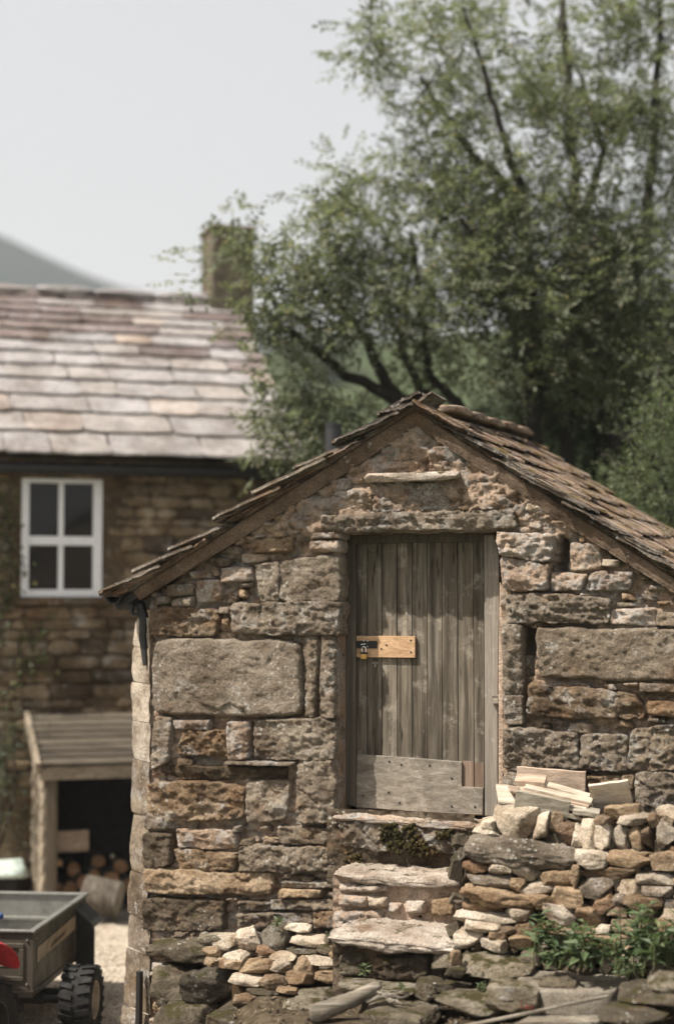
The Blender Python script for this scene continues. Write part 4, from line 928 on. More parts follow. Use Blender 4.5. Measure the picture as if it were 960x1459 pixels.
# ------------------------------------------------------------------ loose stones stacked left of the steps, boulders, foreground rocks
stack = empty('stone_stack', HF.o, HF.t, 'small stack of pale rubble stones between dark boulders and the steps', 'stone stack')
def lw(y): return -.42 - (y - 1320) / 90 * .30
L6 = [(313, 500, 412, 552, 'mossy', 0), (365, 507, 460, 577, 'pale', 5), (460, 480, 552, 582, 'pale', -8), (545, 474, 682, 575, 'mossy', 0), (660, 465, 750, 505, 'pale', -6), (683, 502, 832, 556, 'pale', 2), (330, 560, 390, 607, 'tan', 8),
 (385, 575, 512, 627, 'pale', 3), (385, 600, 490, 662, 'tan', -6), (335, 610, 392, 642, 'tan', 6), (478, 597, 602, 677, 'tan', -8), (600, 585, 697, 622, 'pale', -3), (600, 612, 690, 662, 'pale', 2), (690, 605, 782, 677, 'tan', 14),
 (730, 587, 885, 642, 'pale', 5), (778, 640, 892, 717, 'tan', -4), (665, 655, 762, 722, 'tan', 10), (564, 672, 666, 729, 'tan', 0), (438, 675, 562, 726, 'pale', 6), (503, 725, 626, 758, 'boulder', 0), (630, 722, 716, 758, 'tan', 0),
 (713, 716, 862, 792, 'mossy', 4), (455, 755, 547, 816, 'tan', 0), (658, 560, 782, 592, 'boulder', 0), (840, 565, 890, 612, 'tan', 0), (550, 560, 612, 602, 'orange', 20), (780, 556, 850, 590, 'mossy', 0)]
for i, (x0, y0, x1, y1, mt, tl) in enumerate(L6):
    X0, Y0 = z6(x0, y0); X1, Y1 = z6(x1, y1)
    rock('stone', HF, (X0 - 1, Y0 - 1, X1 + 1, Y1 + 1), lw((Y0 + Y1) / 2), M[mt], 3000 + i, stack, tilt=tl * .6, n=14, lean=7, top=True, box=.92, cuts=13, rough=.05, strat=.045, cutd=(.56, .92))
core = MB(); a = HF.P(335, 1420, -.5); b = HF.P(482, 1345, -.3)
core.box((a[0], -.55, .5), (b[0], -.05, HF.P(400, 1398, -.45)[2])); core.build('earth_fill', M['earth'], stack)
FR_ = [  # name, zoom, rect, depth w, material, label, extra
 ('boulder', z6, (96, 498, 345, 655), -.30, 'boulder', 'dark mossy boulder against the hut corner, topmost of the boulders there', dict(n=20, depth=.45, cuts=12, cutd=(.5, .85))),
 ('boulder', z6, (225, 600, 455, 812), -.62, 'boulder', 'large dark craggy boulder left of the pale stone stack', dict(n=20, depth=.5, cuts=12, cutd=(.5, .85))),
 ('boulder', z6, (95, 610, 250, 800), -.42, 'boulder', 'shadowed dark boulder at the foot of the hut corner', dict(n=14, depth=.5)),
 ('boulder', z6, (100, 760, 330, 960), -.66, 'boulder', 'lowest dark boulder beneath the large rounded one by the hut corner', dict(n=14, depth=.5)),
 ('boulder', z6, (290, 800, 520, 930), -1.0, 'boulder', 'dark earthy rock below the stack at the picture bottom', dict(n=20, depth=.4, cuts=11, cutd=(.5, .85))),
 ('rock', z6, (498, 752, 680, 900), -.88, 'mossy', 'rounded grey green rock beside the dead branch', dict(n=20, depth=.4)),
 ('rock', z6, (655, 758, 800, 850), -.90, 'mossy', 'mossy flat rock partly under the dead branch', dict(n=14)),
 ('rock', z7, (45, 862, 412, 925), -.98, 'mossy', 'long flat pale slab behind the dead branch, below the steps', dict(n=20, depth=.32, box=.88)),
 ('rock', z7, (155, 950, 465, 1075), -1.30, 'mossy', 'long mottled grey rock at the bottom edge under the dead branch', dict(n=20, depth=.4)),
 ('rock', z7, (486, 836, 645, 925), -1.02, 'boulder', 'rounded bluish grey rock below the steps', dict(n=14, depth=.25)),
 ('rock', z7, (410, 840, 520, 950), -1.0, 'boulder', 'dark mossy lump of rock beside the rounded grey rock', dict(n=14, depth=.2)),
 ('rock', z7, (488, 708, 622, 822), -.86, 'mossy', 'squarish speckled stone at the right end of the lowest step', dict(n=14, depth=.25)),
 ('rock', z7, (567, 786, 645, 838), -.90, 'mossy', 'small angular stone below the squarish speckled one', dict(n=10)),
 ('rock', z8, (28, 825, 322, 938), -1.02, 'mossy', 'flat mossy boulder at the foot of the dry stone wall', dict(n=20, depth=.4, rough=.07)),
 ('rock', z8, (370, 928, 522, 1012), -1.20, 'boulder', 'small dark craggy rock lying on the grey flagstone', dict(n=14, depth=.17)),
 ('rock', z8, (145, 935, 355, 1090), -1.36, 'mossy', 'upright half of the split foreground boulder, with a flat sunlit top', dict(n=20, depth=.34, box=.85)),
 ('rock', z8, (-70, 985, 190, 1110), -1.38, 'mossy', 'low left half of the split foreground boulder', dict(n=20, depth=.36, box=.9)),
 ('rock', z8, (828, 872, 1010, 1022), -1.36, 'mossy', 'big smooth rounded rock at the right edge of the picture', dict(n=20, depth=.4, cuts=3, box=.6, rough=.05)),
 ('rock', z8, (690, 955, 1000, 1075), -1.44, 'boulder', 'wide dark earthy rock in front of the weeds', dict(n=20, depth=.4)),
 ('rock', z8, (640, 1050, 900, 1150), -1.62, 'boulder', 'dark rock at the bottom right corner of the picture', dict(n=20, depth=.3)),
 ('rock', z8, (-30, 890, 70, 945), -1.05, 'boulder', 'small dark stone left of the flat mossy boulder', dict(n=10)),
 ('rock', z8, (0, 815, 40, 890), -.95, 'tan', 'narrow tan stone between the steps and flat mossy boulder', dict(n=10)),
]
for i, (nm, zf, rc, w, mt, lab, kw) in enumerate(FR_):
    X0, Y0 = zf(rc[0], rc[1]); X1, Y1 = zf(rc[2], rc[3])
    o = rock(nm, HF, (X0, Y0, X1, Y1), w, M[mt], 4000 + i, None, **dict(dict(top=True, box=.84, cuts=8, rough=.095, strat=.05, cutd=(.62, .95)), **kw))
    o.location = HF.world(o.location); o.rotation_euler.z += HF.t; tag(o, lab, 'rock', 'loose rocks in front of the hut')
def flag(name, zf, pts, w_to_z, th, mat, label, seed):            # flat slab lying on the ground, outline traced, height given
    P_ = [WF.Z(*zf(*p), w_to_z) for p in pts]; c_ = np.mean(P_, 0); k = 14; v = []; n_ = len(P_) * 5
    ring = []
    for i in range(len(P_)):
        for s in range(5): ring.append(P_[i] * (1 - s / 5) + P_[(i + 1) % len(P_)] * (s / 5))
    ring = np.array(ring); ring = ring + (fbm(ring * 9, seed, 3)[:, None] - .5) * .04 * (1, 1, 0)
    for t_ in (1.0, .985, .95, .8, .6, .4, .2, .02):
        p = c_ + (ring - c_) * t_; p[:, 2] = w_to_z - (.012 if t_ == 1 else .003 if t_ > .98 else 0) + (fbm(p * 5, seed + 2, 4) - .5) * .03 * (t_ < .96); v.append(p)
    lo = c_ + (ring - c_) * .98; lo[:, 2] = w_to_z - th; v = [lo] + v; N_ = len(ring)
    f = [(j * N_ + i, j * N_ + (i + 1) % N_, (j + 1) * N_ + (i + 1) % N_, (j + 1) * N_ + i) for j in range(len(v) - 1) for i in range(N_)]
    return tag(mk(name, np.concatenate(v), f, M[mat]), label, 'flagstone')
gz1 = HF.P(520, 1400, -1.15)[2]
flag('flagstone', z8, [(285, 905), (330, 888), (600, 885), (735, 905), (770, 950), (700, 1000), (560, 1005), (400, 1000), (290, 950)], gz1 + .05, .12, 'flag', 'broad grey flagstone lying flat in front of the weeds', 5)
flag('flagstone', z8, [(240, 1150), (380, 1085), (450, 1068), (640, 1092), (660, 1120), (560, 1160)], gz1 - .07, .06, 'flag', 'grey flagstone at the bottom edge beside the wooden batten', 6)
def world_tube(name, mat, pts, rads, label, cat, sides=10, amp=.022, seed=1):
    pts = np.array([HF.world(p) for p in pts]); 
    t0 = np.linspace(0, 1, len(pts)); tt = np.linspace(0, 1, 40); P_ = np.stack([np.interp(tt, t0, pts[:, i]) for i in range(3)], 1)
    P_ = (P_ + np.roll(P_, 1, 0) + np.roll(P_, -1, 0)) / 3; P_[0], P_[-1] = pts[0], pts[-1]
    v, f = tube_arrays(P_, np.interp(tt, t0, rads), sides); v = np.array(v); v += (fbm(v * 12, seed, 4, .65)[:, None] - .5) * amp * 2
    f = f + [tuple(range(sides - 1, -1, -1)), tuple(range(39 * sides, 40 * sides))]
    return tag(mk(name, v, f, mat), label, cat)
world_tube('dead_branch', M['drift'], [HF.P(*z7(-60, 1010), -1.28), HF.P(*z7(40, 985), -1.22), HF.P(*z7(140, 945), -1.16), HF.P(*z7(215, 898), -1.12), HF.P(*z7(262, 880), -1.10)], [.050, .050, .044, .036, .02], 'grey weathered dead branch lying on the foreground rocks', 'branch', seed=4)
world_tube('dead_stick', M['drift'], [HF.P(*z7(200, 950), -1.14), HF.P(*z7(290, 925), -1.12), HF.P(*z7(385, 935), -1.1)], [.012, .016, .009], 'short broken stick lying right of the dead branch', 'stick', seed=5)
world_tube('dead_stick', M['drift'], [HF.P(*z7(235, 905), -1.12), HF.P(*z7(310, 945), -1.14), HF.P(*z7(372, 958), -1.15)], [.012, .011, .005], 'splintered stick crossing below the short broken one', 'stick', seed=6)
world_tube('dead_stick', M['drift'], [HF.P(*z7(190, 930), -1.15), HF.P(*z7(250, 915), -1.12), HF.P(*z7(340, 912), -1.1)], [.016, .012, .005], 'thin splintered stick lying highest beside the dead branch tip', 'stick', seed=7)
b = MB(); p0 = HF.world(HF.P(*z8(60, 1150), -1.62)); p1 = HF.world(HF.P(*z8(682, 1020), -1.36)); b.bar(p0, p1, .020, .014); tag(b.build('wooden_batten', M['drift'], None, .003), 'long grey wooden batten lying on the soil between foreground rocks', 'batten')

# ------------------------------------------------------------------ pile of boards leaning by the wall
def plank(pa, pb, wa_, wb_, width, th, mat, label, roll=0.0, bev=.002):
    a, b = HF.world(HF.P(*z8(*pa), wa_)), HF.world(HF.P(*z8(*pb), wb_)); d = b - a; L = np.linalg.norm(d); d /= L
    up = np.array((0, 0, 1.0)); sd = np.cross(d, up); sd /= np.linalg.norm(sd); u = np.cross(sd, d); r_ = math.radians(roll)
    y_ = sd * math.cos(r_) + u * math.sin(r_); z_ = np.cross(d, y_)
    bm_ = MB(); nx = 8; v = []
    for i in range(nx + 1):
        s = (i / nx - .5) * L
        for j, k in ((-1, -1), (1, -1), (1, 1), (-1, 1)): v.append((s, j * width / 2 + math.sin(i * 1.7 + L * 30) * .0015, k * th / 2 + math.sin(i * .8 + L * 9) * .0015))
    f = [(0, 1, 2, 3), tuple(nx * 4 + i for i in (3, 2, 1, 0))] + [(i * 4 + j, (i + 1) * 4 + j, (i + 1) * 4 + (j + 1) % 4, i * 4 + (j + 1) % 4) for i in range(nx) for j in range(4)]
    bm_.add(v, f); o = put('board', mesh_of('board', bm_.v, bm_.f, False), M[mat]); o.location = (a + b) / 2
    o.rotation_euler = Matrix((Vector(d), Vector(y_), Vector(z_))).transposed().to_euler()
    md = o.modifiers.new('bevel', 'BEVEL'); md.width = bev; md.segments = 2
    return tag(o, label, 'board', 'offcut boards piled on the dry stone wall')
plank((288, 108), (582, 132), -.17, -.17, .20, .022, 'pinered', 'reddish board standing on edge at the back of the board pile', 84)
plank((283, 92), (412, 100), -.35, -.33, .13, .030, 'pinered', 'short thick offcut lying on top of the board pile', -14)
plank((325, 122), (610, 188), -.42, -.38, .10, .016, 'pinepale', 'thin pale board, uppermost of the long slanting ones in the pile', -10)
plank((405, 112), (600, 165), -.34, -.30, .09, .013, 'pinepale', 'thin lath showing just below the standing reddish board', -10)
plank((300, 142), (590, 208), -.45, -.41, .13, .018, 'pinepale', 'wide pale board under the uppermost slanting board', -14)
plank((282, 180), (512, 228), -.52, -.49, .032, .115, 'oldplank', 'thick grey mossy board at the front of the pile', -8)
plank((205, 152), (330, 168), -.40, -.33, .17, .018, 'pinepale', 'pale board end sticking out beside the door post', -30)
plank((208, 180), (330, 205), -.44, -.40, .10, .014, 'pinepale', 'narrow board end lowest beside the door post', -8)
plank((255, 132), (330, 150), -.38, -.34, .12, .013, 'pinered', 'small reddish offcut between board ends near the door post', -10)
plank((612, 195), (780, 172), -.32, -.30, .250, .020, 'pinepale', 'broad pale square-ended board leaning right of the pile', 62)
plank((310, 132), (600, 198), -.435, -.395, .12, .011, 'pinered', 'thin reddish board sandwiched under the uppermost slanting board', -12)
plank((296, 155), (575, 220), -.47, -.43, .12, .011, 'pinepale', 'thin pale board lowest of the slanting ones, above the thick grey board', -12)
plank((530, 222), (642, 238), -.48, -.46, .10, .026, 'oldplank', 'low grey offcut sticking out right under the pile', -10)
plank((400, 215), (560, 245), -.45, -.43, .14, .024, 'oldplank', 'bottom board hidden in shade beneath the thick grey one', -6)

# ------------------------------------------------------------------ plants by the wall
def leaf_cards(pts, dirs, nrm, L, Wd, rg_np, fold=.25):
    """pointed folded leaves: 2 quads each. pts (n,3) base, dirs tip direction, nrm rough normal"""
    n = len(pts); d = dirs / (np.linalg.norm(dirs, axis=1)[:, None] + 1e-9); s = np.cross(d, nrm); s /= np.linalg.norm(s, axis=1)[:, None] + 1e-9; u = np.cross(s, d)
    L = np.broadcast_to(L, n)[:, None]; Wd = np.broadcast_to(Wd, n)[:, None]
    b = pts; t_ = pts + d * L - u * L * .12; m = pts + d * L * .42 - u * Wd * fold * .2
    l = m + s * Wd / 2 + u * Wd * fold; r_ = m - s * Wd / 2 + u * Wd * fold; m2 = pts + d * L * .7 - u * L * .05
    v = np.stack([b, l, t_, r_, m2], 1).reshape(-1, 3)
    k = 5 * np.arange(n)[:, None]
    f = np.concatenate([np.array([[0, 4, 1]]) + k, np.array([[4, 2, 1]]) + k, np.array([[0, 3, 4]]) + k, np.array([[4, 3, 2]]) + k])
    return v, f
def weed(frame, px0, py0, pxt, pyt, w, nstem, label, seed, spread=.1, L=.125, group='weeds growing by the dry stone wall', mat='leafweed', every=.045):
    rg_ = np.random.default_rng(seed); root = frame.world(frame.P(px0, py0, w)); top = frame.world(frame.P(pxt, pyt, w)); pl = empty('leafy_weed', root, 0, label, 'plant', group)
    H = np.linalg.norm(top - root); pts = []; ds = []; ns = []; Ls = []; st = MB()
    for k in range(nstem):
        h = H * rg_.uniform(.55, 1.05); o_ = np.append(rg_.uniform(-1, 1, 2) * spread * (1, .55), 0); lean = np.append(rg_.normal(0, .22, 2), 0) * h + (top - root) * (h / H) * (1, 1, 0)
        t = np.linspace(0, 1, 7)[:, None]; P_ = o_ + lean * t ** 1.5 + np.array((0, 0, h)) * t
        st.tube(P_, np.linspace(.005, .0022, 7), 5, False); nn = max(3, int(h / every)); a0 = rg_.uniform(0, 6)
        for i in range(nn):
            f = .15 + .85 * (i + .5) / nn; c = np.array([np.interp(f, t[:, 0], P_[:, j]) for j in range(3)]); a = a0 + i * 1.57
            for s_ in (0, math.pi):
                q_ = a + s_ + rg_.normal(0, .25); el = rg_.uniform(-.35, .45) + f * .3
                dd = np.array((math.cos(q_) * math.cos(el), math.sin(q_) * math.cos(el), math.sin(el)))
                pts.append(c); ds.append(dd); ns.append((0, 0, 1) + rg_.normal(0, .25, 3)); Ls.append(L * (1.15 - .55 * f) * rg_.uniform(.75, 1.2))
    v, f = leaf_cards(np.array(pts), np.array(ds), np.array(ns), np.array(Ls), np.array(Ls) * .36, rg_)
    put('stems', (np.array(st.v), st.f), M['stem'], pl); put('foliage', (v, f, False), M[mat], pl); return pl
weed(HF, *z8(430, 885), *z8(415, 660), -1.0, 9, 'tall leafy green weed, leftmost of the clump under the pale rounded stone', 1, .10)
weed(HF, *z8(520, 890), *z8(520, 720), -1.02, 9, 'bushy green weed in the middle of the left clump', 2, .14)
weed(HF, *z8(640, 890), *z8(600, 700), -1.0, 8, 'spreading green weed at the right side of the left clump', 3, .15)
weed(HF, *z8(790, 900), *z8(800, 610), -.98, 7, 'tallest single-stemmed weed rising against the wall right of the clump', 4, .08)
weed(HF, *z8(890, 890), *z8(900, 665), -1.05, 8, 'dense leafy weed at the right edge of the picture', 5, .14)
weed(HF, *z8(960, 880), *z8(965, 690), -1.08, 9, 'leafy weed cut off by the right edge of the picture', 6, .12)
weed(HF, *z8(770, 930), *z8(770, 845), -1.1, 14, 'low small-leaved green plant on the edge of the grey flagstone', 7, .08, .045, every=.022)
weed(HF, *z8(700, 885), *z8(705, 790), -1.04, 7, 'short green weed between the two taller clumps', 8, .08, .06)
weed(HF, *z7(200, 838), *z7(195, 782), -.90, 2, 'small star-shaped green sprout under the lowest step', 9, .02, .06, 'small sprouts among the stones')
weed(HF, *z6(645, 480), *z6(650, 445), -.45, 3, 'tiny green sprout on the mossy stone of the left stack', 10, .03, .05, 'small sprouts among the stones')
weed(HF, *z7(360, 900), *z7(352, 845), -1.02, 3, 'thin green seedling behind the dead stick', 11, .03, .03, 'small sprouts among the stones')
weed(HF, *z7(690, 900), *z7(690, 862), -1.1, 6, 'low green tuft behind the split foreground boulder', 12, .06, .035, 'small sprouts among the stones', every=.02)
weed(HF, *z6(860, 530), *z6(850, 505), -.5, 4, 'little green tuft beside the step slabs', 13, .03, .03, 'small sprouts among the stones', every=.02)
weed(HF, *z8(330, 1085), *z8(330, 1048), -1.5, 3, 'tiny dark red seedling by the split boulder', 14, .03, .035, 'small sprouts among the stones', 'redleaf', every=.02)
rg_ = np.random.default_rng(4)                                     # dry grass and small leaves over the soil
n = 900; pp = np.stack([rg_.uniform(-.55, 2.4, n), rg_.uniform(-1.9, -.75, n)], 1); wp = pp @ np.array(((HF.M[0, 0], HF.M[0, 1]), (HF.M[1, 0], HF.M[1, 1])))
wz = bank(wp[:, 0], wp[:, 1]) - .02; pts = np.stack([wp[:, 0], wp[:, 1], wz], 1)
d = rg_.normal(0, 1, (n, 3)) * (1, 1, .35) + (0, 0, .35)
v, f = leaf_cards(pts, d, rg_.normal(0, 1, (n, 3)) + (0, 0, 1), rg_.uniform(.015, .06, n), rg_.uniform(.004, .012, n), rg_)
tag(put('dry_grass', (v, f, False), M['deadgrass']), kind='stuff')
n = 320; pp = np.stack([rg_.uniform(-.55, 2.4, n), rg_.uniform(-1.9, -.75, n)], 1); wp = pp @ HF.M[:2, :2]
v = []; f = []; c7, f7 = CS[2]
sz = rg_.uniform(.004, .015, (n, 1)) * rg_.uniform(.6, 1.2, (n, 3)); vv = c7[None] * .8 * sz[:, None] + np.stack([wp[:, 0], wp[:, 1], bank(wp[:, 0], wp[:, 1]) - .005], 1)[:, None]
tag(put('small_stones', (vv.reshape(-1, 3), (f7[None] + len(c7) * np.arange(n)[:, None, None]).reshape(-1, 4), True), M['boulder']), kind='stuff')
# ------------------------------------------------------------------ THE COTTAGE behind
cot = empty('stone_cottage', CF.o, CF.t, 'two storey stone cottage with pale stone slate roof and white sash window', 'cottage')
CU0, CU1 = -4.6, 2.36; eav = CF.P(85, 654, -.22); ez = eav[2]; RUN = 2.75
rdg = CF.P(150, 425, RUN); rz = rdg[2]; pit = math.atan2(rz - ez, RUN + .22)
wx0, wx1 = CF.P(30, 770, 0)[0], CF.P(145, 770, 0)[0]; wz0, wz1 = CF.P(85, 851, 0)[2], CF.P(85, 682, 0)[2]
us = np.arange(CU0, CU1 + .01, .05); zs = np.arange(-.1, ez + .1, .05); U, Z = np.meshgrid(us, zs)
fw = -(n2(U, Z, 4, 6, 5, 4) - .5) * .05; F = grid_faces(len(us) - 1, len(zs) - 1); cu, cz = U.ravel()[F].mean(1), Z.ravel()[F].mean(1)
F = F[~((cu > wx0 + .02) & (cu < wx1 - .02) & (cz > wz0 + .02) & (cz < wz1 - .02))]
cwall = mk('front_wall', np.stack([U.ravel(), fw.ravel(), Z.ravel()], 1), F, M['cmortar'], cot); cl = Vector(cwall.location)
b = MB(); b.prism([(CU0, -.1), (CU0 + .01, -.1), (CU0 + .01, ez), (CU0, ez)], 0, .5)
b.add([(CU1, .0, -.1), (CU1, 2 * RUN, -.1), (CU1, 2 * RUN, ez), (CU1, RUN, rz - .1), (CU1, 0.0, ez)], [(0, 1, 2, 3, 4)])
b.add([(CU0, .0, -.1), (CU0, 2 * RUN, -.1), (CU0, 2 * RUN, ez), (CU0, RUN, rz - .1), (CU0, 0.0, ez)], [(4, 3, 2, 1, 0)])
b.add([(CU0, 2 * RUN, -.1), (CU1, 2 * RUN, -.1), (CU1, 2 * RUN, ez), (CU0, 2 * RUN, ez)], [(3, 2, 1, 0)]); b.build('gable_walls', M['cmortar'], cot)
b = MB(); b.box((wx0 - .1, .30, wz0 - .1), (wx1 + .1, .34, wz1 + .1)); b.build('room_backing', M['darkroom'], cot)
# coursed stones: mesh data shared between alike stones
def unit_stone(i):
    m_ = rock_mesh('stone', (1, 1, 1), 500 + i, 7, .95, 7, .10, .06, (.78, 1)); return m_
US = []
for i in range(10):
    m_ = unit_stone(i); m_.materials.append(M['cwall']); US.append(m_)
rg = random.Random(8); z = ez - .10; cnt = 0
vis_u0 = CF.P(-30, 800, 0)[0]
while z > 1.25:
    h = rg.uniform(.075, .17); u = vis_u0
    while u < CU1:
        w_ = rg.uniform(.14, .46) if h > .1 else rg.uniform(.12, .34)
        if not (u + w_ > wx0 - .03 and u < wx1 + .03 and z > wz0 - .05 and z - h < wz1 + .02) and not (z < 1.7 and u > CF.P(70, 1000, 0)[0]) and cnt < 298 and rg.random() < .97:
            o = put('stone', rg.choice(US), None, cwall, (u + w_ / 2 - cl[0], .045 - cl[1] - rg.uniform(0, .03), z - h / 2 - cl[2]), (0, math.radians(rg.uniform(-2, 2)), math.radians(rg.choice((0, 180)) + rg.uniform(-2, 2))), (w_ * .985, .14, h * .98)); cnt += 1
        u += w_
    z -= h
# window
win = empty('window', (wx0, -.03, wz0)); win.parent = cot; wl = Vector(win.location)
def under_win(o): o.parent = win; o.location = Vector(o.location) - wl; return o
ww, hh = wx1 - wx0, wz1 - wz0; midz = wz0 + hh * .475
b = MB(); ft = .075
b.box((wx0, -.035, wz0), (wx0 + ft, .06, wz1)); b.box((wx1 - ft - .015, -.035, wz0), (wx1, .06, wz1)); b.box((wx0 + ft, -.033, wz1 - .045), (wx1 - ft - .015, .058, wz1)); b.box((wx0 + ft, -.040, wz0), (wx1 - ft - .015, .058, wz0 + .075))
under_win(b.build('window_frame', M['whitepaint'], cot, .006))
b = MB(); xm = wx0 + ww * .49
b.box((wx0 + ft, -.012, midz - .045), (wx1 - ft - .015, .045, midz + .045)); under_win(b.build('meeting_rail', M['whitepaint'], cot, .004))
for (za, zb) in ((wz0 + .075, midz - .045), (midz + .045, wz1 - .045)):
    b = MB(); b.box((xm - .026, -.006, za), (xm + .026, .03, zb)); under_win(b.build('glazing_bar', M['whitepaint'], cot, .004))
    for (xa, xb) in ((wx0 + ft, xm - .026), (xm + .026, wx1 - ft - .015)):
        b = MB(); b.box((xa, .012, za), (xb, .018, zb)); under_win(b.build('pane', M['glass'], cot))
b = MB(); b.box((wx0 - .05, -.09, wz0 - .075), (wx1 + .05, .05, wz0 - .004)); b.build('window_sill', M['cwall'], cot, .012)
b = MB(); b.box((wx0 - .10, -.035, wz1 + .003), (wx1 + .10, .05, wz1 + .10)); b.build('window_lintel', M['cwall'], cot, .012)
# ornaments on the sill inside
orn = CF.world(((wx0 + ww * .73), -.012 + .04, wz0 + .08))
b = MB(); b.lathe([(0, 0), (.03, 0), (.055, .03), (.06, .08), (.03, .12), (.028, .14), (0, .145)], 14); o = b.build('ornament', M['mint'], None, smooth=True); o.location = CF.world((wx0 + ww * .73, .13, wz0 + .16)); tag(o, 'small pale round ornament standing inside the right half of the cottage window', 'ornament')
b = MB(); b.lathe([(0, 0), (.03, 0), (.02, .05), (.008, .10), (0, .11)], 12); o = b.build('ornament', M['pinered'], None, smooth=True); o.location = CF.world((wx0 + ww * .3, .13, wz0 + .13)); tag(o, 'small pointed ornament standing inside the left half of the cottage window', 'ornament')
# roof
b = MB(); th = .06
b.add([(CU0 - .1, -.20, ez - .03), (CU1 + .08, -.20, ez - .03), (CU1 + .08, RUN, rz - .03), (CU0 - .1, RUN, rz - .03), (CU0 - .1, 2 * RUN + .2, ez - .03), (CU1 + .08, 2 * RUN + .2, ez - .03)], [(0, 1, 2, 3), (3, 2, 5, 4)])
croof = b.build('roof', M['cmortar'], cot); cr = Vector(croof.location)
b = MB(); b.box((CU0 - .1, -.17, ez - .12), (CU1 + .06, -.02, ez - .045)); b.build('eaves_shade_board', M['castiron'], cot)  # near-black soffit, the shade under the eaves put into its colour
b = MB(); b.tube([(CU0 - .1, -.19, ez - .10), (CU1 + .1, -.19, ez - .10)], .05, 10); b.build('gutter', M['castiron'], cot)
CSL = []
for i in range(9):
    m_ = slate_mesh('slate', 1500 + 37 * i, 6, 6); m_.materials.append(M[(['cslate'] * 7 + ['cslate_peach'] * 2)[i % 9]]); CSL.append(m_)
CSD = []
for i in range(5):
    m_ = slate_mesh('slate', 1900 + 37 * i, 6, 6); m_.materials.append(M[['cslate_dark', 'cslate_dark', 'cslate'][i % 3]]); CSD.append(m_)
SLEN = math.hypot(RUN + .22, rz - ez); s = 0.0; rg = random.Random(4); exps = []
e_ = .43
while s < SLEN - .08: exps.append((s, e_)); s += e_; e_ = max(.165, e_ * .925)
su = Vector((0, -math.cos(pit), -math.sin(pit))); nu_ = Vector((0, -math.sin(pit), math.cos(pit))); uu = Vector((1, 0, 0)); cnt = 0
vis0 = CF.P(-60, 560, 1)[0]
for k, (s0, e_) in enumerate(exps):
    u = vis0 + rg.uniform(-.2, 0)
    while u < CU1 + .06:
        w_ = rg.uniform(.40, .95) * (e_ / .355) ** .55; w_ = min(w_, max(.15, CU1 + .1 - u))
        if cnt < 298:
            L = e_ * 1.45; a2 = pit - .055 / L
            ex = Vector((0, -math.cos(a2), -math.sin(a2))); ez_ = Vector((0, -math.sin(a2), math.cos(a2))); ey = ez_.cross(ex); rot = Matrix((ex, ey, ez_)).transposed()
            tail = Vector((u + w_ / 2, -.24, ez)) - su * (s0 - rg.uniform(-.012, .012)); head = tail - ex * L + nu_ * .045
            dark = rg.random() < sstep(.38, .75, s0 / SLEN) * .85 * (1 if math.sin(u * 3.1 + 1) > -.3 else .4)
            o = put('slate', rg.choice(CSD if dark else CSL), None, croof, head - cr, rot.to_euler(), (L, w_ * .985, .04)); cnt += 1
        u += w_
u = vis0
while u < CU1:
    ln = rg.uniform(.6, 1.1); o = put('ridge_stone', rock_mesh('ridge_stone', (min(ln, CU1 - u + .1), .42, .13), int(u * 77) + 900, 7, .85, 3, .1, .02), M['cslate'], croof, Vector((u + min(ln, CU1 - u + .1) / 2, RUN, rz + .03)) - cr); u += ln
# chimney on the right gable
k0, k1 = CF.P(294, 400, RUN), CF.P(354, 400, RUN); kt = CF.P(324, 334, RUN)[2]
b = MB(); b.box((k0[0], RUN - .3, rz - .5), (k1[0], RUN + .3, kt)); chim = b.build('chimney', M['boulder'], cot, .015); kl = Vector(chim.location)
b = MB(); b.box((k0[0] - .022, RUN - .32, kt + .003), (k1[0] + .022, RUN + .32, kt + .05)); o = b.build('chimney_cap', M['cmortar'], cot, .012); o.parent = chim; o.location = Vector(o.location) - kl
# climbing plant on the cottage wall
def creeper(name, paths, label, seed, fr=CF, nl=90, L=.055):
    rg_ = np.random.default_rng(seed); st = MB(); pts = []
    for p in paths:
        P_ = np.array([fr.world(fr.P(x, y, -.10)) for x, y in p]); t0 = np.linspace(0, 1, len(P_)); tt = np.linspace(0, 1, 24); Q = np.stack([np.interp(tt, t0, P_[:, i]) for i in range(3)], 1) + rg_.normal(0, .015, (24, 3))
        st.tube(Q, np.linspace(.008, .003, 24), 5, False); pts.append(Q[rg_.integers(0, 24, nl)] + rg_.normal(0, 1, (nl, 3)) * (.07, .03, .07))
    pts = np.concatenate(pts); n = len(pts); root = empty(name, pts.min(0), 0, label, 'creeper'); o_ = np.array(root.location)
    v, f = leaf_cards(pts - o_, rg_.normal(0, 1, (n, 3)) + (0, -.3, -.3), rg_.normal(0, .5, (n, 3)) + (0, -1, .4), rg_.uniform(.6, 1.3, n) * L, rg_.uniform(.5, .9, n) * L, rg_)
    put('stems', (np.array(st.v) - o_, st.f), M['bark'], root); put('foliage', (v, f, False), M['ivy'], root)
creeper('climbing_plant', [[(-10, 1010), (5, 880), (2, 780), (8, 690)], [(0, 900), (12, 800), (4, 720)], [(5, 960), (40, 920), (62, 890)], [(0, 1000), (30, 960), (70, 940)], [(2, 880), (20, 830), (30, 800)], [(-5, 800), (18, 740), (12, 690)]], 'thin green climber trailing up the cottage wall left of the white window', 21, nl=60)

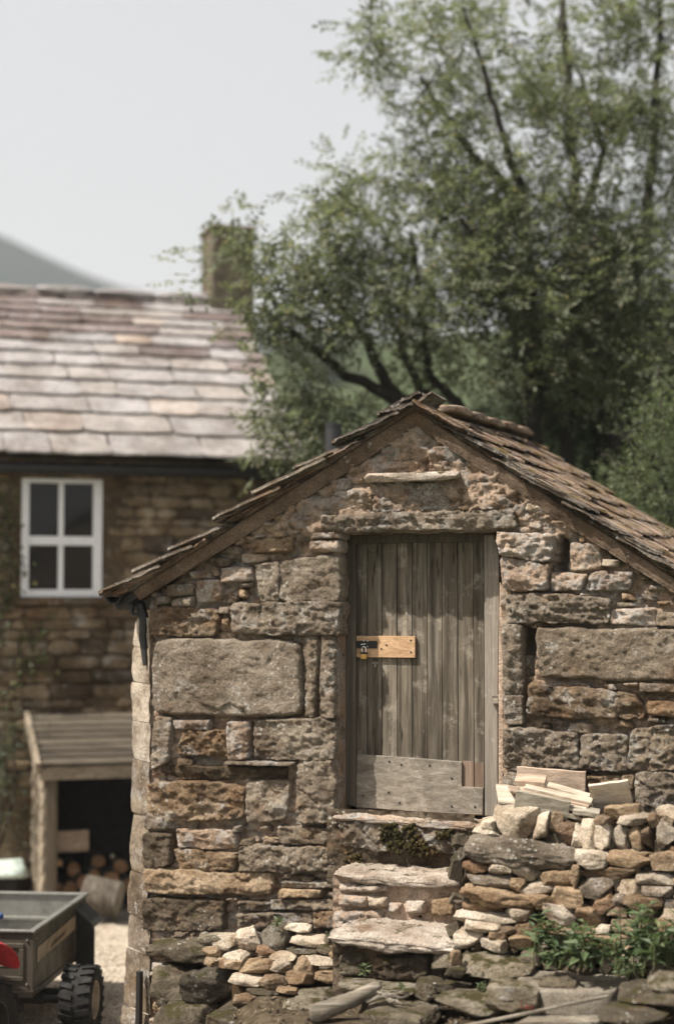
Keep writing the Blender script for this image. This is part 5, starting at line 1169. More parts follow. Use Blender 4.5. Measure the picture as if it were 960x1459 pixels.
# ------------------------------------------------------------------ log store against the cottage
shed = empty('log_store', CF.o, CF.t, 'open fronted wooden log store with boarded sloping roof against the cottage wall', 'log store')
SX0 = CF.P(64, 1180, -.85)[0]; SX1 = SX0 + 2.2; zf = CF.P(120, 1088, -.92)[2]; zb = CF.P(120, 1016, -.06)[2]
nb = 8; rg = random.Random(6)
for i in range(nb):
    t0_, t1_ = i / nb, (i + 1) / nb; y0, y1 = -.06 - .90 * t0_, -.06 - .90 * t1_; za, zb_ = zb + (zf - zb) * t0_, zb + (zf - zb) * t1_
    b = MB(); b.add([(SX0 - .06, y0, za), (SX1, y0, za), (SX1, y1 - .012, zb_ + .012), (SX0 - .06, y1 - .012, zb_ + .012), (SX0 - .06, y0, za - .022), (SX1, y0, za - .022), (SX1, y1 - .012, zb_ - .012), (SX0 - .06, y1 - .012, zb_ - .012)], [(0, 3, 2, 1), (4, 5, 6, 7), (3, 7, 6, 2), (0, 1, 5, 4), (0, 4, 7, 3), (1, 2, 6, 5)])
    b.build('roof_board', M['shedroof'], shed, .004)
b = MB(); b.bar((SX0 - .085, -.04, zb - .02), (SX0 - .085, -.985, zf - .035), .05, .12); b.build('barge_board', M['shedwood'], shed, .004)
b = MB(); b.box((SX0 - .06, -.945, zf - .145), (SX1, -.915, zf - .022)); b.build('fascia_board', M['shedwood'], shed, .004)
b = MB(); b.box((SX0, -.90, 0), (SX0 + .11, -.80, zf - .13)); b.build('post', M['sheddark'], shed, .006)
b = MB(); b.box((SX1 - .1, -.90, 0), (SX1, -.80, zf - .13)); b.build('post', M['sheddark'], shed, .006)
nb = 11
for i in range(nb):                                            # lapped boards of the left side
    za, zb_ = i * .155 + .02, (i + 1) * .155 + .045; top = lambda y: zb - .06 + (zf - zb) * (-y / .95)
    v = [(SX0 - .035, -.02, min(za, top(0))), (SX0 - .035, -.88, min(za, top(-.88))), (SX0 - .012, -.88, min(zb_, top(-.88))), (SX0 - .012, -.02, min(zb_, top(0)))]
    if top(-.88) - za < .02: continue
    b = MB(); b.add(v + [(x + .02, y, z) for x, y, z in v], [(0, 1, 2, 3), (7, 6, 5, 4), (0, 4, 5, 1), (1, 5, 6, 2), (2, 6, 7, 3), (3, 7, 4, 0)]); b.build('side_board', M['shedwood'], shed, .002)
b = MB(); b.box((SX1 - .03, -.8, 0), (SX1 - .005, -.02, zf)); b.build('end_panel', M['sheddark'], shed)
b = MB(); b.box((SX0 + .02, -.03, 0), (SX1 - .04, -.015, zb - .08)); b.box((SX0 + .0, -.78, 0), (SX0 + .012, -.04, zf - .1)); b.build('shade_panel', M['darkroom'], shed)  # near-black sheets added to deepen the shade inside the store
def log(px, py, w, r, label, L=.35, yaw=0, mat='logend', tilt=0):
    p = CF.P(px, py, w); root = empty('log', CF.world(p + (0, L / 2, 0)), CF.t + math.radians(yaw), label, 'log', 'firewood in the log store'); root.rotation_euler.x = math.radians(tilt)
    n = 14; a = np.arange(n) * 2 * math.pi / n; rr = r * (1 + .10 * np.sin(a * 2 + px) + .06 * np.sin(a * 5 + py))
    ring = lambda y, k=1.0: [(rr[i] * k * math.cos(a[i]), y, rr[i] * k * math.sin(a[i])) for i in range(n)]
    b = MB(); b.add(ring(-L / 2) + ring(L / 2), [(i, (i + 1) % n, n + (i + 1) % n, n + i) for i in range(n)]); b.build('bark', M['bark'], root, smooth=True)
    for s_ in (-1, 1):
        b = MB(); b.add([(0, s_ * (L / 2 + .002), 0)] + ring(s_ * (L / 2 + .001), .97), [(0, 1 + i, 1 + (i + 1) % n) if s_ > 0 else (0, 1 + (i + 1) % n, 1 + i) for i in range(n)]); b.build('cut_end', M[mat], root)
log(*[118, 1258], -.62, .062, 'round orange-ended log, upper of the two bright ones in the log store')
log(*[131, 1270], -.66, .052, 'round orange-ended log just above the large split round')
log(135, 1247, -.55, .055, 'dim log end behind the two bright ones')
log(158, 1253, -.52, .075, 'brown log end above the large split round')
log(182, 1262, -.50, .06, 'reddish log end close to the hut corner')
log(100, 1268, -.5, .075, 'dark log end beside the log store post')
log(85, 1268, -.45, .06, 'darkest log end low against the log store post')
log(172, 1235, -.35, .07, 'log end high in the shadow near the hut')
log(105, 1240, -.42, .07, 'shadowed log end in the second layer of the store')
log(140, 1228, -.38, .065, 'dim log end topping the heap in the store')
log(84, 1230, -.50, .035, 'thin split log by the post, its spot of sunlight put into a paler colour', mat='freshwood')  # paler wood colour stands in for a sunlit spot
log(150, 1280, -1.10, .15, 'large grey split round lying in front of the log store', .34, 62, 'oldplank', 10)
b = MB(); p = CF.P(103, 1199, -.50); b.box((-.17, -.02, -.10), (.14, .02, .10)); o = b.build('wooden_crate_side', M['pinered'], None, .004); o.location = CF.world(p); o.rotation_euler = (0, 0, CF.t); tag(o, 'flat reddish wooden board standing above the logs in the store', 'board'); o.name = 'board'

# ------------------------------------------------------------------ trailer and quad bike in the yard
TF = Frame(*(WF.P(47, 1330, 11.7 - 10.67)[:2]), -5.5)             # origin under the near right top corner of the bin
def tf(lo, hi): return lo, hi
TZ1 = WF.P(47, 1330, 1.03)[2]; TZ0 = WF.P(47, 1412, 1.03)[2]; TL_ = 1.50; TW = 1.05
tr = empty('utility_trailer', TF.o, TF.t, 'small steel tipping trailer with open bin and knobbly black tyre', 'trailer')
b = MB(); b.box((-TW, 0, TZ0), (0, .012, TZ1)); 
fp = b.build('front_panel', M['trailer'], tr)
b = MB(); b.box((-TW, TL_ - .012, TZ0), (0, TL_, TZ1)); b.build('rear_panel', M['galv'], tr)
b = MB(); b.box((-.012, .013, TZ0), (0, TL_ - .013, TZ1)); b.build('side_panel', M['trailer'], tr)
b = MB(); b.box((-TW, .013, TZ0), (-TW + .012, TL_ - .013, TZ1)); b.build('side_panel', M['galv'], tr)
b = MB(); b.box((-TW + .013, .013, TZ0), (-.013, TL_ - .013, TZ0 + .012)); b.build('bin_floor', M['galv'], tr)
b = MB()
b.box((-TW - .015, -.018, TZ1 + .001), (.018, .03, TZ1 + .02)); b.box((-TW - .015, TL_ - .03, TZ1 + .001), (.018, TL_ + .018, TZ1 + .02)); b.box((-.03, .031, TZ1 + .001), (.018, TL_ - .031, TZ1 + .02)); b.box((-TW - .015, .031, TZ1 + .001), (-TW + .03, TL_ - .031, TZ1 + .02))
b.build('rim_rail', M['galv'], tr, .005)
b = MB(); b.box((-TW + .02, TL_ - .045, TZ0 + .20), (-.02, TL_ - .014, TZ0 + .225)); b.build('inner_rail', M['galv'], tr, .004)
b = MB()                                                         # pressed panel on the front
pr = lambda x0, z0, x1, z1, y, w_: (b.box((x0, y, z0), (x1, y + w_, z1)))
x0, z0, x1, z1_ = -.33, TZ0 + .06, -.06, TZ1 - .07
for lo, hi in (((x0, -.014, z0), (x1, -.001, z0 + .035)), ((x0, -.014, z1_ - .035), (x1, -.001, z1_)), ((x1 - .035, -.013, z0 + .036), (x1, -.001, z1_ - .036)), ((x0, -.013, z0 + .036), (x0 + .035, -.001, z1_ - .036))): b.box(lo, hi)
b.build('pressed_rib', M['trailer'], tr, .006)
for bx_, bz_ in ((-.04, TZ0 + .04), (-.04, TZ1 - .05), (-.36, TZ0 + .04), (-.36, TZ1 - .05), (-.70, TZ0 + .04), (-.70, TZ1 - .05)):
    b = MB(); b.lathe([(0, -.008), (.008, -.007), (.010, .002)], 8, (bx_, -.003, bz_), 'y'); b.build('bolt', M['galv'], tr)
for by_ in (.08, .5, .95, 1.4):
    b = MB(); b.lathe([(0, .008), (.008, .007), (.010, -.002)], 8, (.003, by_, TZ1 - .05), 'x'); b.build('bolt', M['galv'], tr)
b = MB(); b.box((x0 + .06, -.006, z0 + .10), (x1 - .06, -.001, z1_ - .06)); b.build('reflector_plate', M['trailerpale'], tr, .002)
b = MB(); b.box((-TW - .01, -.03, TZ0 - .045), (.01, .03, TZ0 - .002)); b.box((-.04, .031, TZ0 - .045), (.01, TL_, TZ0 - .002)); b.build('bottom_rail', M['trailer'], tr, .004)
b = MB(); b.add([(.003, .10, TZ0 + .17), (.003, 1.15, TZ0 + .20), (.003, 1.15, TZ0 + .30), (.003, .10, TZ0 + .27), (.006, .10, TZ0 + .17), (.006, 1.15, TZ0 + .20), (.006, 1.15, TZ0 + .30), (.006, .10, TZ0 + .27)], [(4, 5, 6, 7), (0, 4, 7, 3), (0, 1, 5, 4), (3, 7, 6, 2), (1, 2, 6, 5)]); b.build('pale_decal', M['trailerpale'], tr)
b = MB(); b.add([(.0065, .42, TZ0 + .20), (.0065, .82, TZ0 + .215), (.0065, .88, TZ0 + .25), (.0065, .50, TZ0 + .235)], [(0, 1, 2, 3)]); b.build('dark_mark', M['redwood'], tr)
wxc, wyc, wr = .24, .75, .237
wl_ = TF.c                                                        # wheel placed where the photo shows its hub
pw_ = WF.P(116, 1426, 11.95 - 10.67); pl_ = TF.M @ (pw_ - TF.o); wxc, wyc = pl_[0], pl_[1]
def wheel(parent, c, r, wd, nt=20, mt='rubber', rim='rimcream', face=1):
    wh = empty('wheel', c); wh.parent = parent
    b = MB(); b.lathe([(r * .56, -wd * .42), (r * .75, -wd * .5), (r * .93, -wd * .46), (r, -wd * .30), (r, wd * .30), (r * .93, wd * .46), (r * .75, wd * .5), (r * .56, wd * .42)], 40, (0, 0, 0), 'x')
    for i in range(nt):                                            # tread lugs
        a = 2 * math.pi * i / nt
        for s_ in (-1, 1):
            a2 = a + (s_ > 0) * math.pi / nt; t_ = np.array((0, math.cos(a2), math.sin(a2))); p_ = np.array((s_ * wd * .27, r * math.cos(a2), r * math.sin(a2)))
            tg = np.array((0, -math.sin(a2), math.cos(a2))); b.bar(p_ + np.array((-wd * .2, 0, 0)) + tg * .01 * s_, p_ + np.array((wd * .2, 0, 0)) - tg * .01 * s_, .036, .024, t_)
    o = b.build('tyre', M[mt], None); o.parent = wh
    b = MB(); b.lathe([(0, face * wd * .20), (r * .20, face * wd * .22), (r * .22, face * wd * .30), (r * .30, face * wd * .30), (r * .34, face * wd * .12), (r * .50, face * wd * .16), (r * .55, face * wd * .42), (r * .58, face * wd * .43), (r * .58, -face * wd * .42)], 28, (0, 0, 0), 'x'); o = b.build('rim', M[rim], None, smooth=False); o.parent = wh
    return wh
wheel(tr, (wxc, wyc, .232), .226, .23)
wheel(tr, (-TW - wxc, wyc, .232), .226, .20, face=-1)
b = MB(); b.tube([(-TW - wxc, wyc, .232), (wxc, wyc, .232)], .03, 10); b.box((-TW, wyc - .03, .20), (0, wyc + .03, .265)); b.build('axle', M['trailerdark'], tr)
b = MB(); b.bar((-.10, .05, TZ0 - .06), (-.10, TL_ - .1, TZ0 - .06), .05, .05); b.bar((-TW + .1, .05, TZ0 - .06), (-TW + .1, TL_ - .1, TZ0 - .06), .05, .05); b.bar((-.10, wyc - .25, TZ0 - .05), (-.10, wyc - .25, .2), .05, .05, (0, 1, 0)); b.bar((-TW, .42, .235), (wxc - .15, .42, .235), .05, .07, (0, 0, 1)); b.build('chassis', M['trailerdark'], tr)
b = MB(); ya, yb = TL_ - .34, TL_ - .02
b.add([(.003, ya, TZ1 - .05), (.003, yb, TZ1 - .05), (.15, yb, TZ1 - .17), (.15, ya, TZ1 - .17), (.003, ya, TZ1 - .065), (.003, yb, TZ1 - .065), (.14, yb, TZ1 - .185), (.14, ya, TZ1 - .185)], [(0, 3, 2, 1), (4, 5, 6, 7), (3, 7, 6, 2), (0, 4, 7, 3), (1, 2, 6, 5)])
b.add([(.148, ya + .004, TZ1 - .187), (.003, ya + .004, TZ1 - .067), (.003, ya + .004, .20), (.148, ya + .004, .25), (.148, ya + .016, TZ1 - .187), (.003, ya + .016, TZ1 - .067), (.003, ya + .016, .20), (.148, ya + .016, .25)], [(0, 1, 2, 3), (7, 6, 5, 4), (0, 3, 7, 4), (0, 4, 5, 1)])
b.build('mudguard', M['trailerdark'], tr)
b = MB(); b.bar((-TW / 2, 0, TZ0 - .07), (-TW / 2, -.9, .35), .06, .06); b.build('drawbar', M['trailerdark'], tr)
# quad bike, mostly left of the frame
qp = WF.P(4, 1420, 11.05 - 10.67); QF = Frame(qp[0] - .135, qp[1], -22)
qb = empty('quad_bike', QF.o, QF.t, 'red quad bike at the left edge with black tyre and red rear mudguard', 'quad bike')
for (x, y, r, wd) in ((.0, .0, .28, .24), (-.92, .0, .28, .24), (.0, -1.2, .28, .2), (-.92, -1.2, .28, .2)): wheel(qb, (x, y, r), r, wd, 18, 'rubber', 'trailerdark', 1 if x > -.5 else -1)
qz = WF.P(20, 1338, qp[1])[2]
def fender(x0, x1, y, nm, s_):
    prof = [(.42, .58 * qz / .82), (.34, .73 * qz / .82), (.14, qz - .01), (-.10, qz + .03), (-.32, qz - .02)]; v = []; n = len(prof)
    for x, dz in ((x0, -.0), ((x0 + x1) / 2, .035), (x1, -.03)):
        for yy_, zz_ in prof: v.append((x, y + yy_ * .7, zz_ + dz))
    for x, dz in ((x0, -.0), ((x0 + x1) / 2, .035), (x1, -.03)):
        for yy_, zz_ in prof: v.append((x, y + yy_ * .7, zz_ + dz - .02))
    f = [(j * n + i, j * n + i + 1, (j + 1) * n + i + 1, (j + 1) * n + i) for j in range(2) for i in range(n - 1)]
    o_ = 3 * n; f = f + [tuple(k + o_ for k in a[::-1]) for a in f]; ring = list(range(n)) + [n + n - 1] + [2 * n + n - 1 - i for i in range(n)] + [n]
    f += [(ring[(i + 1) % len(ring)], ring[i], ring[i] + o_, ring[(i + 1) % len(ring)] + o_) for i in range(len(ring))]
    o = mk(nm, v, f, M['redplastic'], qb, True); m_ = o.modifiers.new('s', 'SUBSURF'); m_.levels = m_.render_levels = 2
for x0, x1 in ((-.30, .13), (-1.05, -.62)): fender(x0, x1, .0, 'rear_mudguard', 1); fender(x0, x1, -1.2, 'front_mudguard', 1)
b = MB(); b.box((-.62, -1.3, .34), (-.30, .25, qz - .06)); b.build('body', M['redplastic'], qb, .04)
b = MB(); b.box((-.66, -.75, qz - .04), (-.26, .20, qz + .06)); b.build('seat', M['rubber'], qb, .04)
b = MB(); b.box((-.62, -1.5, .3), (-.3, .3, .36)); b.build('chassis', M['trailerdark'], qb)
b = MB(); b.tube([(-.88, -.95, qz + .22), (-.6, -1.0, qz + .17), (-.32, -1.0, qz + .17), (-.04, -.95, qz + .22)], .014, 8); b.tube([(-.46, -1.05, qz - .1), (-.46, -.98, qz + .18)], .02, 8); b.build('handlebar', M['black'], qb)
b = MB(); b.box((-.60, .10, qz + .065), (-.10, .36, qz + .085)); b.build('rear_rack', M['trailerpale'], qb, .006)
b = MB(); b.box((-.61, .361, qz + .06), (-.095, .385, qz + .092)); b.box((-.0995, .10, qz + .06), (-.075, .36, qz + .092)); b.build('rack_edge', M['blueplastic'], qb, .006)
# black bin with pale lid behind the trailer
bp = WF.Z(0, 1290, 0.05); BF = Frame(bp[0] - .02, bp[1] - .3, 12)
bn = empty('storage_bin', BF.o, BF.t, 'black plastic bin with pale green lid standing behind the trailer', 'bin'); zt = WF.P(20, 1248, bp[1] - .3)[2]
b = MB(); b.add([(-.28, -.16, .03), (.22, -.16, .03), (.22, .3, .03), (-.28, .3, .03), (-.33, -.2, zt), (.28, -.2, zt), (.28, .36, zt), (-.33, .36, zt)], [(0, 3, 2, 1), (4, 5, 6, 7), (0, 1, 5, 4), (1, 2, 6, 5), (2, 3, 7, 6), (3, 0, 4, 7)]); b.build('bin_body', M['rubber'], bn, .03)
b = MB(); b.add([(-.36, -.24, zt + .003), (.30, -.24, zt + .003), (.36, -.1, zt - .02), (.36, .40, zt + .01), (-.36, .40, zt + .01), (-.36, -.24, zt + .05), (.27, -.24, zt + .05), (.30, -.1, zt + .10), (.27, .40, zt + .19), (-.36, .40, zt + .19)], [(4, 3, 2, 1, 0), (5, 6, 7, 8, 9), (0, 1, 6, 5), (1, 2, 7, 6), (2, 3, 8, 7), (3, 4, 9, 8), (4, 0, 5, 9)]); b.build('lid', M['mint'], bn, .025)
b = MB(); p = WF.P(8, 1198, bp[1] + .35); b.add(rock_mesh('t', (.34, .3, .3), 5, 7, .5, 2).vertices and [tuple(v_.co) for v_ in rock_mesh('t', (.36, .3, .3), 5, 7, .5, 2).vertices], CS[7][1]); o = b.build('rubbish_bag', M['black'], None, smooth=True); o.location = p; tag(o, 'dark plastic sack heaped behind the pale bin lid', 'sack')
# flue pipe standing behind the hut
fp0 = WF.P(475, 640, 3.35); b = MB(); zt = WF.P(475, 604, 3.35)[2]
fl_ = empty('flue_pipe', (fp0[0], fp0[1], 0.8), 0, 'plain dark grey metal flue pipe rising behind the left roof slope', 'flue')
b.lathe([(.068, 0), (.068, zt - .8)], 24); b.build('pipe', M['fluegrey'], fl_, smooth=True).location = (0, 0, (zt - .8) / 2)
b = MB(); b.lathe([(.069, -.02), (.074, -.02), (.074, .0), (.055, .0), (.055, -.2)], 24); o = b.build('collar', M['fluegrey'], fl_); o.location = (0, 0, zt - .8 - .1)

# ------------------------------------------------------------------ trees
class Tree:
    def __init__(s, name, base, label, cat='tree', group=None, bark='barkdark', leaf='leaf', seed=1):
        s.root = empty(name, base, 0, label, cat, group); s.b = np.array(base, float); s.nodes = []; s.tv = []; s.tf = []; s.bark = bark; s.leaf = leaf; s.rg = np.random.default_rng(seed); s.cl = []
    def limb(s, pts, r0, r1, sides=7, jit=.03):
        pts = np.array(pts, float); t0 = np.linspace(0, 1, len(pts)); n = max(6, len(pts) * 4); tt = np.linspace(0, 1, n)
        P_ = np.stack([np.interp(tt, t0, pts[:, i]) for i in range(3)], 1)
        for _ in range(2): P_[1:-1] = (P_[:-2] + P_[1:-1] * 2 + P_[2:]) / 4
        P_[1:-1] += s.rg.normal(0, jit, (n - 2, 3)) * .5
        v, f = tube_arrays(P_, np.linspace(r0, r1, n), sides); k = len(s.tv); s.tv.extend(v); s.tf.extend([tuple(i + k for i in a) for a in f]); s.nodes.extend([tuple(p) for p in P_])
    def clumps(s, C_, nmin=16, nmax=34, sig=.2, twig=.007):
        root = np.array(s.nodes[0]); C_ = np.array(C_); order = np.argsort(np.linalg.norm(C_ - np.array(s.nodes).mean(0), axis=1))
        for i in order:
            c = C_[i]; N_ = np.array(s.nodes); d = np.linalg.norm(N_ - c, axis=1) + .35 * np.clip(N_[:, 2] - c[2], 0, 9); j = int(np.argmin(d)); p = N_[j]; L = np.linalg.norm(c - p)
            mid = (p + c) / 2 + s.rg.normal(0, .06, 3) * L + (0, 0, .08 * L)
            s.limb([p, mid, c], max(twig * .8, twig * (.6 + L * .9)), .0045, 4, .02 * min(L, 1)); s.cl.append((c, int(s.rg.integers(nmin, nmax)), sig))
    def finish(s, Ls=.16, lf=.052, droop=.25, kpairs=4, mode='pinnate'):
        rg_ = s.rg; pts = []; dr = []; up = []
        for c, n, sig in s.cl:
            q_ = c + rg_.normal(0, 1, (n, 3)) * (sig, sig, sig * .7); d = (q_ - c) + rg_.normal(0, .16, (n, 3)) + (0, 0, -droop * .25); pts.append(q_); dr.append(d)
        pts = np.concatenate(pts) - s.b; dr = np.concatenate(dr); dr /= np.linalg.norm(dr, axis=1)[:, None]; n = len(pts)
        nr = rg_.normal(0, .45, (n, 3)) + (0, 0, 1); sd = np.cross(dr, nr); sd /= np.linalg.norm(sd, axis=1)[:, None]
        P_ = []; D_ = []; N_ = []; sc = rg_.uniform(.7, 1.25, n)[:, None]
        for k in range(kpairs):
            f = (k + .6) / (kpairs + .4)
            for s_ in (-1, 1):
                P_.append(pts + dr * Ls * sc * f); D_.append(sd * s_ + dr * .55 + rg_.normal(0, .16, (n, 3))); N_.append(nr + rg_.normal(0, .25, (n, 3)))
        P_.append(pts + dr * Ls * sc); D_.append(dr); N_.append(nr)
        P_ = np.concatenate(P_); D_ = np.concatenate(D_); N_ = np.concatenate(N_); m = len(P_)
        v, f = leaf_quad(P_, D_, N_, rg_.uniform(.8, 1.2, m) * lf, rg_.uniform(.85, 1.15, m) * lf * .42)
        put('trunk', (np.array(s.tv) - s.b, s.tf), M[s.bark], s.root)
        put('crown', (v, f, False), M[s.leaf], s.root); return m
def leaf_quad(p, d, nr, L, Wd):
    d = d / (np.linalg.norm(d, axis=1)[:, None] + 1e-9); s_ = np.cross(d, nr); s_ /= np.linalg.norm(s_, axis=1)[:, None] + 1e-9; L = L[:, None]; Wd = Wd[:, None]
    v = np.stack([p, p + d * L * .5 + s_ * Wd * .5, p + d * L, p + d * L * .5 - s_ * Wd * .5], 1).reshape(-1, 3)
    return v, np.arange(len(v)).reshape(-1, 4)
def W_(px, py, Y): return WF.P(px, py, Y)
def scatter(ells, seed, gap=.0, gs=.9):
    rg_ = np.random.default_rng(seed); out = []
    for (cx, cy, rx, ry, n, Y0, Y1) in ells:
        k = 0; tries = 0
        while k < n and tries < n * 12:
            tries += 1; a = rg_.uniform(0, 6.283); r = math.sqrt(rg_.uniform(0, 1)); p = W_(cx + rx * r * math.cos(a), cy + ry * r * math.sin(a), rg_.uniform(Y0, Y1))
            if gap and fbm(p[None] * gs, seed + 5, 2)[0] < gap: continue
            out.append(p); k += 1
    return out
T1 = Tree('rowan_tree', (1.75, 5.4, .9), 'tall many-stemmed rowan tree with feathery leaves spreading over the hut and cottage roof', seed=3)
base = (1.75, 5.4, .8)
for pts, r0, r1 in (
    ([W_(705, 690, 5.2), W_(640, 640, 5.1), W_(565, 572, 4.9), W_(484, 526, 4.7), W_(423, 479, 4.5), W_(375, 440, 4.4)], .065, .018),
    ([W_(690, 690, 5.3), W_(620, 600, 5.2), W_(555, 555, 5.0), W_(531, 507, 4.9), W_(508, 460, 4.8), W_(465, 420, 4.6), W_(420, 380, 4.5)], .06, .014),
    ([W_(700, 680, 5.6), W_(640, 600, 5.7), W_(597, 559, 5.8), W_(578, 516, 5.9), W_(556, 440, 5.9), W_(520, 340, 5.7)], .06, .014),
    ([W_(745, 680, 5.3), W_(700, 620, 5.3), W_(648, 573, 5.4), W_(606, 530, 5.5), W_(600, 440, 5.5), W_(585, 330, 5.4)], .06, .014),
    ([base, W_(760, 620, 5.6), W_(755, 480, 5.8), W_(748, 350, 5.9), W_(737, 287, 5.9), W_(684, 228, 5.8), W_(647, 186, 5.7), W_(600, 110, 5.5)], .10, .016),
    ([W_(757, 420, 5.6), W_(748, 320, 5.5), W_(740, 255, 5.4), W_(716, 202, 5.3), W_(690, 100, 5.2), W_(660, 10, 5.1)], .05, .012),
    ([(1.9, 5.9, .8), W_(815, 560, 6.1), W_(820, 380, 6.3), W_(816, 212, 6.3), W_(806, 42, 6.2), W_(795, -120, 6.1)], .065, .022),
    ([W_(820, 330, 6.2), W_(862, 220, 6.0), W_(840, 150, 5.9), W_(822, 100, 5.8)], .035, .012),
    ([(2.3, 5.8, .8), W_(880, 560, 5.9), W_(905, 400, 5.9), W_(930, 240, 5.9), W_(940, 60, 5.8), W_(935, -120, 5.7)], .062, .018),
    ([W_(760, 560, 5.4), W_(720, 440, 5.2), W_(690, 360, 5.0), W_(640, 290, 4.8)], .04, .012),
    ([base, W_(720, 690, 5.2), W_(690, 700, 5.2)], .10, .06), ([base, W_(760, 690, 5.3), W_(745, 682, 5.3)], .10, .06)): T1.limb(pts, r0 * 1.35, r1 * 1.25)
EL1 = [(870, 60, 130, 130, 95, 4.6, 7.4), (700, 50, 120, 90, 50, 4.4, 7.0), (580, 40, 60, 60, 15, 4.6, 6.4), (545, 70, 40, 80, 7, 4.8, 6.0), (880, 240, 120, 120, 105, 4.6, 7.4), (740, 200, 110, 100, 42, 4.5, 7.0), (630, 190, 70, 70, 16, 4.6, 6.4), (590, 180, 40, 40, 8, 4.6, 6.0),
       (570, 290, 100, 55, 38, 4.2, 6.2), (490, 280, 50, 40, 18, 4.2, 5.6), (660, 320, 100, 80, 60, 4.2, 6.6), (790, 360, 120, 90, 110, 4.2, 7.0), (910, 400, 90, 110, 110, 4.4, 7.0), (450, 370, 50, 45, 20, 4.0, 5.4), (520, 390, 80, 50, 44, 4.2, 6.0), (620, 420, 90, 60, 42, 4.2, 6.2), (720, 470, 110, 70, 54, 4.2, 6.8),
       (395, 405, 32, 34, 7, 4.0, 5.0), (348, 372, 22, 40, 7, 4.2, 5.0), (330, 312, 14, 20, 2, 4.2, 4.8), (395, 440, 60, 30, 20, 4.0, 5.0), (530, 470, 70, 40, 19, 4.2, 5.6), (620, 510, 70, 40, 13, 4.6, 6.2),
       (400, 565, 52, 40, 7, 4.0, 4.9), (440, 622, 55, 42, 18, 4.0, 4.8), (500, 600, 70, 40, 20, 4.2, 5.2), (440, 580, 40, 30, 6, 4.2, 5.0), (560, 560, 40, 30, 8, 4.4, 5.6), (395, 515, 30, 30, 6, 4.0, 4.8), (840, 500, 130, 80, 110, 4.4, 7.0), (283, 395, 12, 8, 2, 4.2, 4.5)]
EL1 = [(a, b_, c, d, int(n * (.56 if b_ < 330 else .62) + .5), e, f) for a, b_, c, d, n, e, f in EL1]
cl_ = scatter(EL1, 5, .49, 1.6)
dense = [p for p in cl_]
T1.clumps(dense, 11, 20, .14, .009); nl1 = T1.finish(.19, .072)
T2 = Tree('dark_thicket', (2.6, 6.6, .9), 'dense dark green thicket of shrubs behind the hut roof on the right', 'shrub', None, 'barkdark', 'leafdark', 7)
for x, y in ((770, 520), (770, 500), (850, 480), (920, 460), (960, 420)): T2.limb([(2.2 + (x - 800) / 400, 6.9, .9), W_(x, 640, 7.2), W_(x, y, 7.6)], .06, .015)
T2.clumps(scatter([(880, 520, 130, 130, 64, 6.4, 8.8), (760, 600, 80, 80, 36, 6.4, 8.4), (840, 640, 120, 80, 48, 6.0, 8.2), (960, 640, 80, 110, 60, 6.2, 8.2), (940, 330, 60, 110, 18, 6.8, 8.6), (840, 400, 90, 70, 20, 6.8, 8.6)], 9, .38, 1.3), 20, 34, .22); nl2 = T2.finish(.16, .06)
T3 = Tree('hawthorn_bush', (3.0, 3.3, 1.0), 'light green small-leaved bush at the right edge beyond the hut roof', 'bush', None, 'barkdark', 'leafbush', 9)
for pts in ([(3.0, 3.3, 1.0), W_(930, 760, 3.3), W_(905, 650, 3.2), W_(880, 600, 3.1)], [(3.1, 3.4, 1.0), W_(950, 700, 3.4), W_(945, 590, 3.4), W_(940, 520, 3.4)], [W_(960, 720, 3.2), W_(930, 655, 3.1), W_(900, 630, 3.0), W_(865, 618, 3.0)], [W_(930, 700, 3.3), W_(880, 660, 3.2), W_(850, 640, 3.2)]): T3.limb(pts, .022, .006)
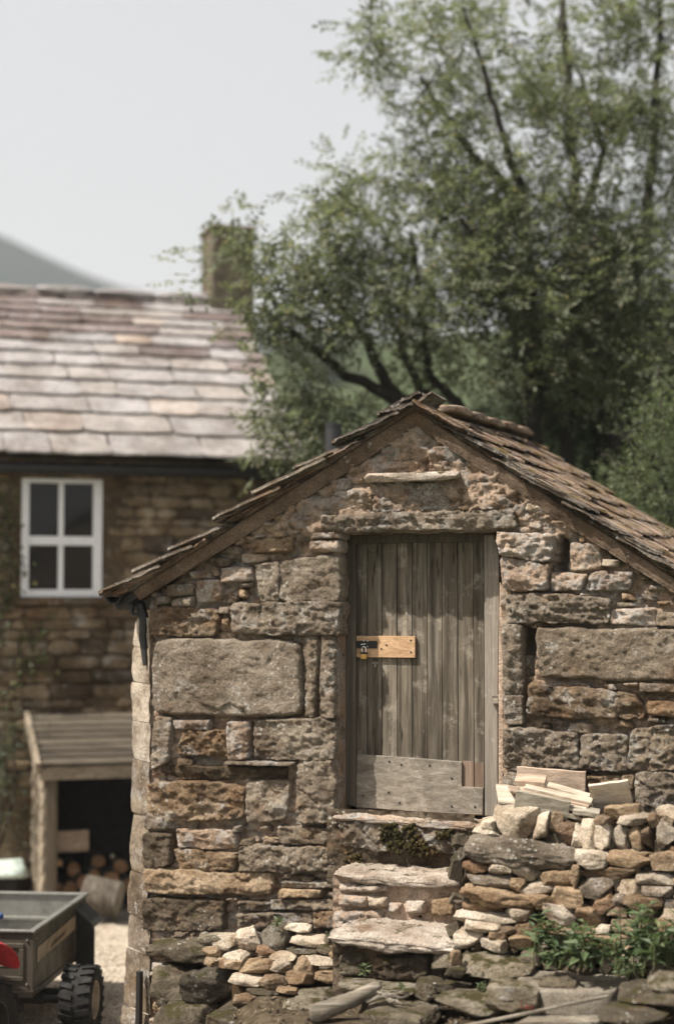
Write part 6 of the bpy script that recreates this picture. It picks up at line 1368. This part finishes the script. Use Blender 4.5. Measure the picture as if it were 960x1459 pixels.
T3.clumps(scatter([(935, 690, 60, 70, 90, 2.8, 4.2), (950, 600, 40, 60, 34, 2.9, 4.0), (915, 740, 40, 40, 34, 2.8, 3.8), (960, 560, 20, 40, 8, 2.9, 3.8), (890, 690, 28, 30, 10, 2.9, 3.6)], 12, .36, 2.2), 14, 26, .11, .005); nl3 = T3.finish(.06, .030, .1, 2)
# small far conifers on the hillside, seen through the gap
for i, (px, py, d, h, lab) in enumerate(((442, 548, 120, 5.5, 'small dark tree far off on the hillside, left one of the pair in the gap'), (462, 545, 124, 6.5, 'small dark tree far off on the hillside, right one of the pair in the gap'))):
    p = W_(px, py + 16, d); tt_ = Tree('hillside_tree', tuple(p), lab, 'tree', 'far trees on the hillside', 'barkdark', 'leafdark', 30 + i)
    tt_.limb([tuple(p - (0, 0, 1.0)), tuple(p + (0, 0, h * .6))], .18, .05)
    rg_ = np.random.default_rng(i); cc = p + rg_.normal(0, 1, (60, 3)) * (1.2, 1.2, .9) + (0, 0, h * .55); tt_.clumps(cc, 8, 14, .45, .02); tt_.finish(.6, .28, .2, 2)
# dark shrub by the log store
T4 = Tree('dark_shrub', (-3.45, 5.2, 0.0), 'dark straggly shrub growing beside the log store at the left edge', 'shrub', None, 'barkdark', 'leafdark', 14)
for x in (-10, 8, 20): T4.limb([(-3.45, 5.2, 0), W_(x, 1150, 5.4), W_(x, 1030, 5.5)], .02, .006)
T4.clumps(scatter([(-4, 1060, 24, 50, 14, 5.2, 5.7), (-2, 1150, 22, 50, 12, 5.2, 5.7)], 3), 10, 18, .12, .005); T4.finish(.09, .045, .2, 2)
# the air: pale haze, so that the fells fade
hz = MB(); hz.box((-820, -800, -9), (820, 820, 165)); ho = hz.build('haze', None); tag(ho, kind='stuff')
m, t = new_mat('haze'); q = N(t); pv = q.n('ShaderNodeVolumePrincipled'); pv.inputs['Color'].default_value = (.90, .95, 1.0, 1); pv.inputs['Density'].default_value = .0005; pv.inputs['Anisotropy'].default_value = .2
o_ = q.n('ShaderNodeOutputMaterial'); q.l(pv.outputs[0], o_.inputs['Volume']); ho.data.materials.clear(); ho.data.materials.append(m)
print('leaves', nl1, nl2, nl3, 'tris', sum(len(o.data.polygons) for o in S.objects if o.type == 'MESH') * 2, 'wall stones', nst, 'objs', len(S.objects))
